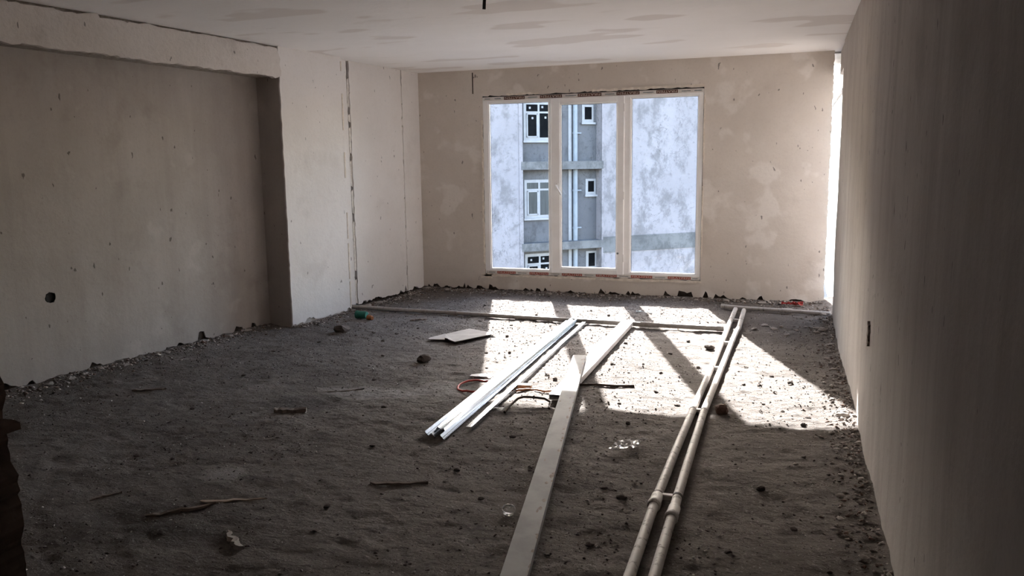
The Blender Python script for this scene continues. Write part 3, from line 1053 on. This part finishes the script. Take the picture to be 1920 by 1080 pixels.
BEAD = bead_mesh(3.55)
bead_spots = [  # near end x,y  far end x,y  lift, tilt
    (-1.985, 4.135, -2.088, 7.60, 0.004, 0.0, 'leftmost galvanised corner bead of the bundle'),
    (-1.938, 4.120, -2.052, 7.62, 0.004, 0.05, 'second galvanised corner bead from the left of the bundle'),
    (-1.920, 4.190, -2.040, 7.60, 0.022, -0.35, 'bright galvanised corner bead resting on top of the left bundle'),
    (-1.872, 4.100, -2.012, 7.63, 0.004, 0.0, 'galvanised corner bead at the near right of the left bundle'),
    (-1.895, 4.175, -2.000, 7.66, 0.024, 0.40, 'galvanised corner bead lying tilted between two others'),
    (-1.785, 4.310, -1.915, 7.70, 0.006, 0.75, 'rightmost galvanised corner bead with its perforated edge showing'),
]
for (x0, y0_, x1, y1_, lift, tilt, lab) in bead_spots:
    o = bpy.data.objects.new('corner_bead', BEAD)
    COL.objects.link(o)
    z0 = max(float(floor_h(x0, y0_)), 0) * 0.3
    o.location = (x0, y0_, lift+z0)
    ang = math.atan2(-(x1-x0), (y1_-y0_))
    o.rotation_euler = (0, tilt, ang)
    o.rotation_mode = 'XYZ'
    tag(o, lab, 'corner bead', 'galvanised corner beads lying in a bundle')

# ------------------------------------------------------------------ loose things on the floor
def fz(x, y):
    return float(floor_h(x, y))


def sheet(name, outline, z, t, mat, lift=None, parent=None):
    """small flat sheet; lift(x,y) raises its surface"""
    mb = MB()
    tris = tessellate_polygon([[Vector((p[0], p[1], 0)) for p in outline]])
    n = len(outline)
    L = lift or (lambda x, y: 0)
    top = [(x, y, z+t+L(x, y)) for x, y in outline]
    bot = [(x, y, z+L(x, y)) for x, y in outline]
    fs = []
    for a, b, c in tris:
        nn = (Vector(top[b])-Vector(top[a])).cross(Vector(top[c])-Vector(top[a]))
        if nn.z < 0:
            a, c = c, a
        fs += [(a, b, c), (a+n, c+n, b+n)]
    fs += [(i, (i+1) % n, n+(i+1) % n, n+i) for i in range(n)]
    mb.add(top+bot, fs)
    return mb.build(name, mat, parent)


card = empty('cardboard_sheet', (-2.82, 6.78, 0.0))
tag(card, 'grey cardboard sheet with a torn corner lying flat beside the sun patch', 'cardboard')
off = lambda P: [(x+2.82, y-6.78) for x, y in P]
o = sheet('panel', off([(-2.77, 6.43), (-2.56, 6.90), (-2.90, 7.10), (-3.02, 6.80), (-2.92, 6.555), (-2.885, 6.535), (-2.86, 6.50)]), 0.012, 0.005, M_CARD, lambda x, y: 0.020*(y < -0.2) + 0.012*(x > 0.1))
o = sheet('flap', off([(-2.92, 6.555), (-3.02, 6.80), (-3.09, 6.60), (-3.075, 6.535)]), 0.010, 0.005, M_CARD, lambda x, y: 0.006, card)
for oo in bpy.data.objects:
    if oo.name == 'panel':
        oo.parent = card

gb = empty('green_tub', (-4.205, 7.34, 0))
tag(gb, 'small green plastic tub lying by the pier near the pipe end', 'tub')
MB().tube([(-0.055, 0, 0.045), (-0.052, 0, 0.045), (0.05, 0.008, 0.042), (0.055, 0.008, 0.042)], 0.04, 14, radii=[0.036, 0.040, 0.038, 0.034]).build('body', M_GREEN, gb)
MB().tube([(-0.062, -0.0005, 0.045), (-0.040, 0, 0.045)], 0.0425, 14).build('rim', M_GREEN, gb)
oc = empty('orange_cap', (-4.085, 7.30, 0))
tag(oc, 'little dull orange plastic cap next to the green tub', 'cap')
MB().tube([(-0.03, 0.01, 0.028), (0.02, -0.01, 0.026), (0.022, -0.011, 0.026), (0.034, -0.016, 0.026)], 0.026, 12, radii=[0.027, 0.026, 0.018, 0.018]).build('body', M_ORANGE, oc)

# red cable loop caught under the beads
pts = []
for i in range(34):
    a = math.radians(40 + i*290/33)
    x, y = -2.07+0.155*math.cos(a), 5.235+0.165*math.sin(a)
    pts.append((x, y, fz(x, y)+0.010+0.006*math.sin(3*a)))
tag(MB().tube(pts, 0.0075, 8).build('cable_loop', M_RED), 'loop of red cable lying under the left end of the metal beads', 'cable')
pts = []
for i in range(20):
    t = i/19
    x, y = -1.78+0.34*t, 5.19+0.14*t+0.03*math.sin(t*7)
    pts.append((x, y, fz(x, y)+0.012))
tag(MB().tube(pts, 0.007, 8).build('cable_end', M_ORANGE), 'faded orange cable end between the beads and the straightedges', 'cable')
pts = [(-1.69, 4.69, 0.014), (-1.685, 4.80, 0.03), (-1.670, 4.90, 0.045), (-1.640, 4.93, 0.05), (-1.58, 4.94, 0.05), (-1.50, 4.945, 0.045), (-1.455, 4.93, 0.03), (-1.44, 4.84, 0.014)]
tag(MB().tube(pts, 0.008, 8).build('bent_rod', M_STEEL), 'bent rusty steel rod in front of the hollow straightedge end', 'rod')
pts = [(x, y, fz(x, y)+0.0085) for x, y in ((-1.42, 5.44), (-1.36, 5.452), (-1.25, 5.475), (-1.14, 5.508), (-1.02, 5.545))]
tag(MB().tube(pts, 0.009, 8).build('steel_rod', M_STEEL), 'straight dark steel rod poking out from under the straightedge', 'rod')

wb = MB().cbox(-0.05, 0.05, -0.03, 0.03, 0.0, 0.03, 0.004).build('wood_offcut', M_WOODL)
wb.location = (-1.755, 5.30, fz(-1.755, 5.30)+0.002)
wb.rotation_euler = (0, 0, 0.15)
tag(wb, 'small pale wood offcut beside the metal beads', 'wood block')

# crumpled clear plastic strip
def crumple(name, cx, cy, lx, ly, ang, seed, mat, hgt, nx=16, ny=7):
    r = random.Random(seed)
    mb = MB()
    vs = []
    for j in range(ny):
        for i in range(nx):
            u, v = i/(nx-1)-0.5, j/(ny-1)-0.5
            z = hgt*(0.35+0.65*abs(math.sin(i*1.7+j*0.9+seed)))*r.uniform(0.3, 1.0)
            x, y = u*lx+r.uniform(-1, 1)*lx*0.02, v*ly*(0.55+0.45*math.sin(u*5+seed))+r.uniform(-1, 1)*ly*0.08
            vs.append((x, y, z+0.004))
    fs = [(j*nx+i, j*nx+i+1, (j+1)*nx+i+1, (j+1)*nx+i) for j in range(ny-1) for i in range(nx-1)]
    mb.add(vs, fs)
    o = mb.build(name, mat)
    o.location = (cx, cy, fz(cx, cy)+0.004)
    o.rotation_euler = (0, 0, ang)
    so = o.modifiers.new('thickness', 'SOLIDIFY')
    so.thickness = 0.0012
    return o


tag(crumple('plastic_wrapper', -0.82, 4.31, 0.27, 0.11, 0.95, 2, M_FILM, 0.022), 'crumpled clear plastic wrapper between the long straightedge and the pipes', 'wrapper')
tag(crumple('plastic_scrap', -1.455, 8.42, 0.16, 0.09, 0.1, 5, M_BLUEW, 0.016, 9, 5), 'pale blue plastic scrap in the sun near the window wall', 'scrap')
tag(crumple('paper_scrap', -1.735, 4.745, 0.13, 0.05, 0.1, 8, M_WHITE, 0.020, 8, 5), 'small white paper scrap at the end of the sun patch by the beads', 'scrap')
tag(crumple('paper_strip', -2.13, 5.50, 0.22, 0.08, 0.15, 9, M_WHITE, 0.006, 9, 5), 'white paper strip at the sun patch edge above the red cable loop', 'scrap')
tag(crumple('red_rag', 0.02, 9.19, 0.22, 0.10, 0.0, 12, M_REDRAG, 0.05, 10, 6), 'crumpled red rag in the rubble at the right end of the window wall', 'rag')
cup = MB()
n = 18
ring = lambda r, z: [(r*math.cos(2*PI*k/n), r*math.sin(2*PI*k/n), z) for k in range(n)]
cup.add(ring(0.028, 0.002)+ring(0.032, 0.020)+ring(0.030, 0.020)+ring(0.026, 0.004), [(a*n+k, a*n+(k+1) % n, (a+1)*n+(k+1) % n, (a+1)*n+k) for a in range(3) for k in range(n)] + [tuple(range(n))[::-1], tuple(range(3*n, 4*n))], True)
cup = cup.build('plastic_dish', M_FILM)
cup.location = (-1.17, 3.28, fz(-1.17, 3.28)+0.006)
cup.rotation_euler = (0.25, 0.2, 0)
tag(cup, 'clear round plastic dish left of the long straightedge', 'dish')


def sliver(name, x0, y0, x1, y1, w, t, mat, lab, cat, seed, point=True):
    r = random.Random(seed)
    cx, cy = (x0+x1)/2, (y0+y1)/2
    L = math.hypot(x1-x0, y1-y0)
    n = 11
    mb = MB()
    vs = []
    bend = r.uniform(-0.5, 0.5)*w
    for i in range(n):
        u = i/(n-1)
        ww = w*(0.35+0.65*(1-u) if point else 1)*r.uniform(0.6, 1.15)
        if i == 0:
            ww *= 0.45
        if i == n-1:
            ww *= 0.2 if point else 0.5
        j = r.uniform(-0.2, 0.2)*w + bend*math.sin(u*PI)
        tt = t*r.uniform(0.55, 1.0)
        vs += [((u-0.5)*L, -ww/2+j, 0), ((u-0.5)*L, ww/2+j, 0), ((u-0.5)*L, ww/2*0.6+j, tt), ((u-0.5)*L, -ww/2*0.8+j, tt*0.8)]
    fs = []
    for i in range(n-1):
        a, b = 4*i, 4*i+4
        fs += [(a+k, a+(k+1) % 4, b+(k+1) % 4, b+k) for k in range(4)]
    fs += [(0, 3, 2, 1), (4*n-4, 4*n-3, 4*n-2, 4*n-1)]
    mb.add(vs, fs)
    o = mb.build(name, mat)
    fix_normals(o)
    o.location = (cx, cy, fz(cx, cy)+0.002)
    o.rotation_euler = (0, 0, math.atan2(y1-y0, x1-x0))
    tag(o, lab, cat)
    return o


sliver('wood_splinter', -2.74, 2.76, -2.53, 2.98, 0.030, 0.022, M_WOODD, 'long dark wood splinter in the near left foreground', 'splinter', 1)
sliver('wood_splinter', -3.14, 2.83, -3.06, 2.95, 0.020, 0.012, M_WOODD, 'short dark splinter left of the long one in the foreground', 'splinter', 2)
sliver('wood_splinter', -1.95, 3.42, -1.67, 3.50, 0.030, 0.016, M_WOODD, 'dark flat stick on the bare floor in front of the bead ends', 'splinter', 3)
sliver('wood_splinter', -4.41, 4.42, -4.20, 4.52, 0.035, 0.016, M_WOODD, 'dark stick near the foot of the recess wall', 'splinter', 4)
sliver('wood_batten', -3.13, 4.29, -2.93, 4.36, 0.05, 0.032, M_WOODD, 'short dark batten in a dirt patch in mid floor', 'batten', 5, False)
sliver('wood_splinter', -3.66, 7.36, -3.50, 7.43, 0.05, 0.016, M_WOODD, 'dark strip in front of the long dusty pipe', 'splinter', 6)
sliver('wood_splinter', -2.62, 2.98, -2.33, 3.10, 0.035, 0.010, M_WOODL, 'pale worn splinter beside the long dark one in the foreground', 'splinter', 7)
sliver('wood_splinter', -3.05, 4.80, -2.84, 4.95, 0.02, 0.010, M_WOODD, 'thin dark stick at the edge of the pale dust patch', 'splinter', 8)
sliver('plaster_shard', -2.12, 2.62, -2.28, 2.74, 0.06, 0.020, M_CHUNK, 'pointed dull plaster shard in the foreground', 'shard', 9)

LUMPS = [lump_mesh('mortar_clod', 200+i, M_CLOD, rng.uniform(0.5, 0.75)) for i in range(6)]
CHUNKS = [lump_mesh('plaster_chunk', 300+i, M_CHUNK, rng.uniform(0.35, 0.6)) for i in range(5)]
rl = random.Random(21)


def put(name, me, x, y, s, lab, cat, group=None):
    o = bpy.data.objects.new(name, me)
    COL.objects.link(o)
    o.location = (x, y, fz(x, y)-0.003)
    o.scale = (s*rl.uniform(0.9, 1.3), s*rl.uniform(0.8, 1.1), s)
    o.rotation_euler = (0, 0, rl.uniform(0, 6.28))
    tag(o, lab, cat, group)
    return o


ORD = ('', 'second ', 'third ', 'fourth ', 'fifth ', 'sixth ', 'seventh ', 'eighth ', 'ninth ', 'tenth ', 'eleventh ', 'twelfth ', 'thirteenth ', 'fourteenth ', 'fifteenth ', 'sixteenth ', 'seventeenth ', 'eighteenth ', 'nineteenth ', 'twentieth ', 'twenty-first ', 'twenty-second ', 'twenty-third ', 'twenty-fourth ')


def zone(x, y, lit):
    w = 'sunlit' if lit else 'shaded'
    if y > 7.85:
        return f'{w} floor behind the long dusty pipe'
    xb = -1.93-0.032*(y-4.1)
    xs = -1.46
    if x < xb:
        return f'{w} floor left of the metal beads'
    if x < xs:
        return f'{w} floor just right of the metal beads'
    if x < -0.51:
        return f'{w} floor between straightedges and pipe pair'
    return f'{w} floor right of the pipe pair'


def clods(spots, lit, sizes, group):
    zs = {}
    for x, y in spots:
        zs.setdefault(zone(x, y, lit), []).append((y, x))
    i = 0
    for zn, ps in zs.items():
        for k, (y, x) in enumerate(sorted(ps)):
            put('mortar_clod', LUMPS[(i*5) % 6], x, y, rl.uniform(*sizes), f'dark mortar clod, {ORD[k]}nearest on the {zn}', 'clod', group)
            i += 1


sunlit = [(-2.58, 7.4), (-2.61, 7.23), (-2.21, 7.5), (-2.45, 6.9), (-2.11, 6.69), (-2.21, 6.28), (-2.19, 6.11), (-2.4, 6.23), (-2.29, 5.98), (-2.22, 5.77), (-1.7, 5.67), (-1.61, 5.58), (-1.35, 6.9), (-1.31, 6.15), (-0.79, 6.23), (-0.92, 6.62), (-1.07, 6.19), (-0.18, 5.8), (-0.11, 6.13), (0.02, 5.93), (-0.67, 5.17), (-1.04, 5.12), (-0.02, 5.23), (0.13, 5.11), (0.1, 4.97), (-3.0, 7.95), (-2.72, 8.25), (-2.51, 8.0), (-2.02, 8.4), (-1.78, 8.18), (-1.13, 5.91), (-0.85, 5.44), (-0.9, 5.98), (-0.84, 7.16), (-0.65, 6.22), (-0.3, 6.32), (-0.14, 5.35), (-0.29, 5.82), (-1.26, 8.38), (-2.35, 8.25)]
clods(sunlit, True, (0.012, 0.021), 'mortar clods in the sun patch')
shaded = [(-3.73, 6.72), (-3.45, 6.38), (-3.48, 6.71), (-3.83, 6.56), (-0.82, 3.69), (-0.72, 3.61), (-3.25, 8.43), (-2.9, 5.2), (-3.6, 5.6), (-3.2, 5.9), (-2.5, 4.6), (-2.2, 3.9), (-1.6, 3.7), (-1.5, 4.3), (-3.4, 3.4), (-2.0, 3.1), (-0.1, 3.9), (0.05, 3.5), (-0.2, 3.2), (-0.75, 3.1), (-3.9, 5.0), (-2.8, 3.6), (-3.7, 4.2), (-1.35, 3.4), (0.1, 4.4), (-0.9, 4.7), (-4.2, 5.8), (-4.0, 6.2), (-3.4, 7.0), (-2.95, 7.5)]
clods(shaded, False, (0.013, 0.022), 'mortar clods in the shade')
put('mortar_clod', LUMPS[1], -4.04, 6.67, 0.085, 'large dark clod lying alone near the pier foot', 'clod')
put('mortar_clod', LUMPS[2], -2.78, 5.82, 0.055, 'dark clod midway between the cardboard and the red cable', 'clod')
put('mortar_clod', LUMPS[3], -0.63, 6.90, 0.05, 'brown clod against the left pipe of the pair', 'clod')
put('mortar_clod', LUMPS[4], -0.515, 5.02, 0.03, 'round pebble wedged between the two pipes', 'pebble')
o = put('brick_lump', lump_mesh('brick_lump', 412, M_BRICK, 0.7), -0.385, 5.10, 0.060, 'reddish brick lump at the right of the pipe pair', 'brick')
put('plaster_chunk', CHUNKS[0], -2.02, 2.36, 0.04, 'pale plaster chunk at the bottom of the foreground', 'chunk')
for i in range(14):
    x = -4.35+i*0.33+rl.uniform(-0.1, 0.1)
    put('plaster_chunk', CHUNKS[i % 5], x, D-rl.uniform(0.05, 0.16), rl.uniform(0.022, 0.042), f'plaster chunk along the window wall, {ORD[i]}' + ('leftmost' if i == 0 else 'from the left corner'), 'chunk', 'plaster chunks along the window wall')
for i in range(22):
    y = 3.2+i*0.27+rl.uniform(-0.1, 0.1)
    n = -0.29 if y < 6.75 else (0.0 if y < 7.7 else -0.1)
    x = -4.35+n/math.cos(A_L)+0.1157*(y-D)+rl.uniform(0.04, 0.13)
    put('plaster_chunk', CHUNKS[i % 5], x, y, rl.uniform(0.020, 0.042), f'plaster chunk along the left wall, {ORD[i]}' + 'nearest the camera', 'chunk', 'plaster chunks along the left wall')
for i in range(18):
    y = 3.3+i*0.31+rl.uniform(-0.1, 0.1)
    put('plaster_chunk', CHUNKS[(i*3) % 5], XR-rl.uniform(0.05, 0.18), y, rl.uniform(0.018, 0.036), f'plaster chunk along the right wall, {ORD[i]}' + 'nearest the camera', 'chunk', 'plaster chunks along the right wall')
for i in range(9):
    x, y = -0.30+i*0.075+rl.uniform(-0.015, 0.015), 7.95+rl.uniform(-0.35, 0.25)
    put('plaster_chunk', CHUNKS[(i*2) % 5], x, y, rl.uniform(0.02, 0.045), f'mortar chunk in the heap before the short pipe, {ORD[i]}' + ('leftmost' if i == 0 else 'from its left'), 'chunk', 'mortar chunks in the far right heap')


# ---- grit and rubble nobody could count
def chips(name, pos, size, mat, flat, label, parent=None, cat='rubble'):
    n = len(pos)
    base = np.array([(1, 0, 0), (0, 1, 0), (-1, 0, 0), (0, -1, 0), (0, 0, 1), (0, 0, -0.6)], float)
    fac = np.array([(0, 1, 4), (1, 2, 4), (2, 3, 4), (3, 0, 4), (1, 0, 5), (2, 1, 5), (3, 2, 5), (0, 3, 5)])
    a = nrng.uniform(0, 2*np.pi, n)
    jit = nrng.uniform(0.55, 1.35, (n, 6, 3))
    V = base[None]*jit
    V[:, 4, :2] += nrng.uniform(-0.6, 0.6, (n, 2))
    V[:, :, 2] *= flat
    V = V*size[:, None, None]
    ca, sa = np.cos(a)[:, None], np.sin(a)[:, None]
    X = V[:, :, 0]*ca - V[:, :, 1]*sa*0.7
    Y = V[:, :, 0]*sa + V[:, :, 1]*ca*0.7
    tx = nrng.uniform(-0.35, 0.35, (n, 1))
    Z = V[:, :, 2] + X*tx
    z = floor_h(pos[:, 0], pos[:, 1])
    co = np.stack([X+pos[:, 0:1], Y+pos[:, 1:2], Z+z[:, None]+size[:, None]*flat*0.25], -1).reshape(-1, 3)
    F = (fac[None]+6*np.arange(n)[:, None, None]).reshape(-1, 3)
    me = bpy.data.meshes.new(name)
    me.vertices.add(len(co))
    me.vertices.foreach_set('co', co.ravel())
    me.loops.add(F.size)
    me.loops.foreach_set('vertex_index', F.ravel())
    me.polygons.add(len(F))
    me.polygons.foreach_set('loop_start', np.arange(0, F.size, 3))
    me.polygons.foreach_set('loop_total', np.full(len(F), 3))
    me.update(calc_edges=True)
    me.validate()
    me.materials.append(mat)
    o = bpy.data.objects.new(name, me)
    COL.objects.link(o)
    tag(o, label, cat, kind='stuff')
    return o


N = 60000
px = nrng.uniform(-5.2, XR-0.02, N)
py = 1.6+nrng.uniform(0, 1, N)**1.15*7.7
keep = (px > -4.60+0.1157*(py-D)) & (py < D-0.03) & ~((px > -0.62) & (px < -0.40))
dens = fnoise(px*1.3, py*1.3, 91, 3)
keep &= nrng.uniform(0, 1, N) < np.clip((dens-0.25)*2.2, 0.15, 1)
px, py = px[keep], py[keep]
size = 0.0026+0.0085*nrng.uniform(0, 1, len(px))**5
chips('floor_grit', np.stack([px, py], -1), size, M_GRIT, 0.65, 'fine grit and crumbs scattered all over the floor', cat='grit')

# rubble: left, back, right
N = 3200
y = nrng.uniform(2.2, D-0.05, N)
nn = np.where(y < 6.75, -0.29, np.where(y < 7.72, 0.0, -0.1))
x = -4.35+nn+0.1157*(y-D)+0.015+nrng.exponential(0.085, N)
chips('wall_rubble', np.stack([x, y], -1), 0.005+0.019*nrng.uniform(0, 1, N)**2.6, M_RUBBLE, 0.55, 'broken plaster rubble heaped along the foot of the left wall')
N = 2200
x = nrng.uniform(-4.4, 0.33, N)
y = D-0.012-nrng.exponential(0.06, N)
chips('wall_rubble', np.stack([x, y], -1), 0.005+0.019*nrng.uniform(0, 1, N)**2.6, M_RUBBLE, 0.55, 'broken plaster rubble heaped along the foot of the window wall')
N = 2200
y = nrng.uniform(2.3, 9.2, N)
x = XR-0.012-nrng.exponential(0.075, N)
chips('wall_rubble', np.stack([x, y], -1), 0.004+0.017*nrng.uniform(0, 1, N)**3, M_RUBBLE, 0.55, 'broken plaster rubble heaped along the foot of the right wall')

# ------------------------------------------------------------------ the house across the yard
FO = Vector((-8.886, 26.889, 0))
FD = Vector((0.743, 0.669, 0))
FN = Vector((0.669, -0.743, 0))
bld = empty('apartment_building', FO[:])
tag(bld, 'pale unfinished apartment block across the yard, seen through the window', 'building')


def fbox(t0, t1, d0, d1, z0, z1):
    """t along the facade, d depth behind its front plane"""
    mb = MB()
    vs = [FD*t - FN*d + UZ*z for z in (z0, z1) for (t, d) in ((t0, d0), (t1, d0), (t1, d1), (t0, d1))]
    mb.add(vs, [(0, 3, 2, 1), (4, 5, 6, 7), (0, 1, 5, 4), (1, 2, 6, 5), (2, 3, 7, 6), (3, 0, 4, 7)])
    return mb


RD = 0.40
TOP, BOT = 5.4, -10.0
fbox(-7.0, 0.0, 0.0, 5.0, BOT, TOP).build('wall_wing', M_FAC, bld)
fbox(3.10, 14.0, 0.0, 5.0, BOT, TOP).build('wall_wing', M_FAC, bld)
fbox(-0.02, 3.12, RD, 5.0, BOT, TOP).build('recess_wall', M_FACGREY, bld)
for z in (1.52+2.87, 1.52, -1.32, -4.2, -7.0):
    fbox(-0.06, 3.16, -0.03, RD+0.02, z-0.14, z+0.14).build('floor_slab', M_FACSLAB, bld)
fbox(3.16, 13.9, -0.025, 0.02, -1.66, -1.08).build('stained_band', M_FACSLAB, bld)
fbox(-0.14, 0.0, -0.02, 0.02, BOT, TOP).build('corner_strip', M_FAC, bld)
fbox(3.10, 3.20, -0.02, 0.02, BOT, TOP).build('corner_strip', M_FAC, bld)
fbox(-7.1, 14.1, -0.08, 5.1, TOP, TOP+0.12).build('roof', M_FACSLAB, bld)


def fwin(t0, t1, z0, z1, transom, glassmat, sill=True, split=True):
    w = fbox(t0-0.05, t1+0.05, RD-0.02, RD+0.02, z0-0.05, z1+0.05).build('window', M_FACWIN, bld)
    b = 0.055
    tm = (t0+t1)/2
    cells = [(t0+b, tm-b*0.7, z0+b, transom-b*0.6), (tm+b*0.7, t1-b, z0+b, transom-b*0.6), (t0+b, tm-b*0.7, transom+b*0.6, z1-b), (tm+b*0.7, t1-b, transom+b*0.6, z1-b)] if split else [(t0+b, t1-b*0.5, z0+b, z1-b*0.5)]
    for c in cells:
        fbox(c[0], c[1], RD-0.028, RD-0.015, c[2], c[3]).build('pane', glassmat, w)
    if split:
        sb = MB()
        # opening sash frame round the lower left cell
        c = cells[0]
        q = 0.05
        for a in ((c[0], c[0]+q, c[2], c[3]), (c[1]-q, c[1], c[2], c[3]), (c[0], c[1], c[2], c[2]+q), (c[0], c[1], c[3]-q, c[3])):
            g = fbox(a[0], a[1], RD-0.045, RD-0.02, a[2], a[3])
            sb.add(g.v, g.f)
        sb.build('casement', M_FACWIN, w)
    if sill:
        fbox(t0-0.10, t1+0.10, RD-0.10, RD+0.01, z0-0.12, z0-0.05).build('sill', M_FACWIN, w)
    return w


for (z0, z1, tr, gm) in ((2.44, 3.68, 3.36, M_FACGLASS), (-0.27, 0.98, 0.68, M_FACCURT), (-3.05, -1.64, -1.96, M_FACGLASS)):
    w = fwin(0.27, 1.32, z0, z1, tr, gm)
    if gm is M_FACGLASS:       # maker's stickers left on the panes
        for (t, zz) in ((0.42, z1-0.17), (0.90, z1-0.14), (0.52, tr-0.20), (1.02, tr-0.18)):
            fbox(t, t+0.07, RD-0.034, RD-0.027, zz-0.035, zz+0.035).build('sticker', M_FACWIN, w)
for (t0, t1, z0, z1) in ((2.56, 2.92, 3.08, 3.60), (2.70, 3.02, 0.50, 0.97), (2.72, 3.06, -2.23, -1.66)):
    fwin(t0, t1, z0, z1, 0, M_FACGLASS, True, False)
# drainpipe with brackets and the pale strip beside it
base = FD*2.18 - FN*(RD-0.12)
dp = MB().tube([base+UZ*BOT, base+UZ*TOP], 0.085, 14).build('drainpipe', M_FACPIPE, bld)
for z in (4.9, 2.65, 0.62, -0.72, -2.2, -4.5):
    MB().tube([base+UZ*(z-0.03), base+UZ*(z+0.03)], 0.105, 14).build('bracket', M_FACPIPE, dp)
    g = fbox(2.18, 2.42, RD-0.14, RD, z-0.02, z+0.02)
    g.build('bracket_arm', M_FACPIPE, dp)
fbox(1.95, 2.07, RD-0.05, RD+0.01, BOT, TOP).build('pilaster_strip', M_FACWIN, bld)

g = MB().box(-60, 60, 12.0, 90, -10.4, -10.0).build('yard_ground', M_GROUND)
struct(g, 'bare yard ground far below the window')
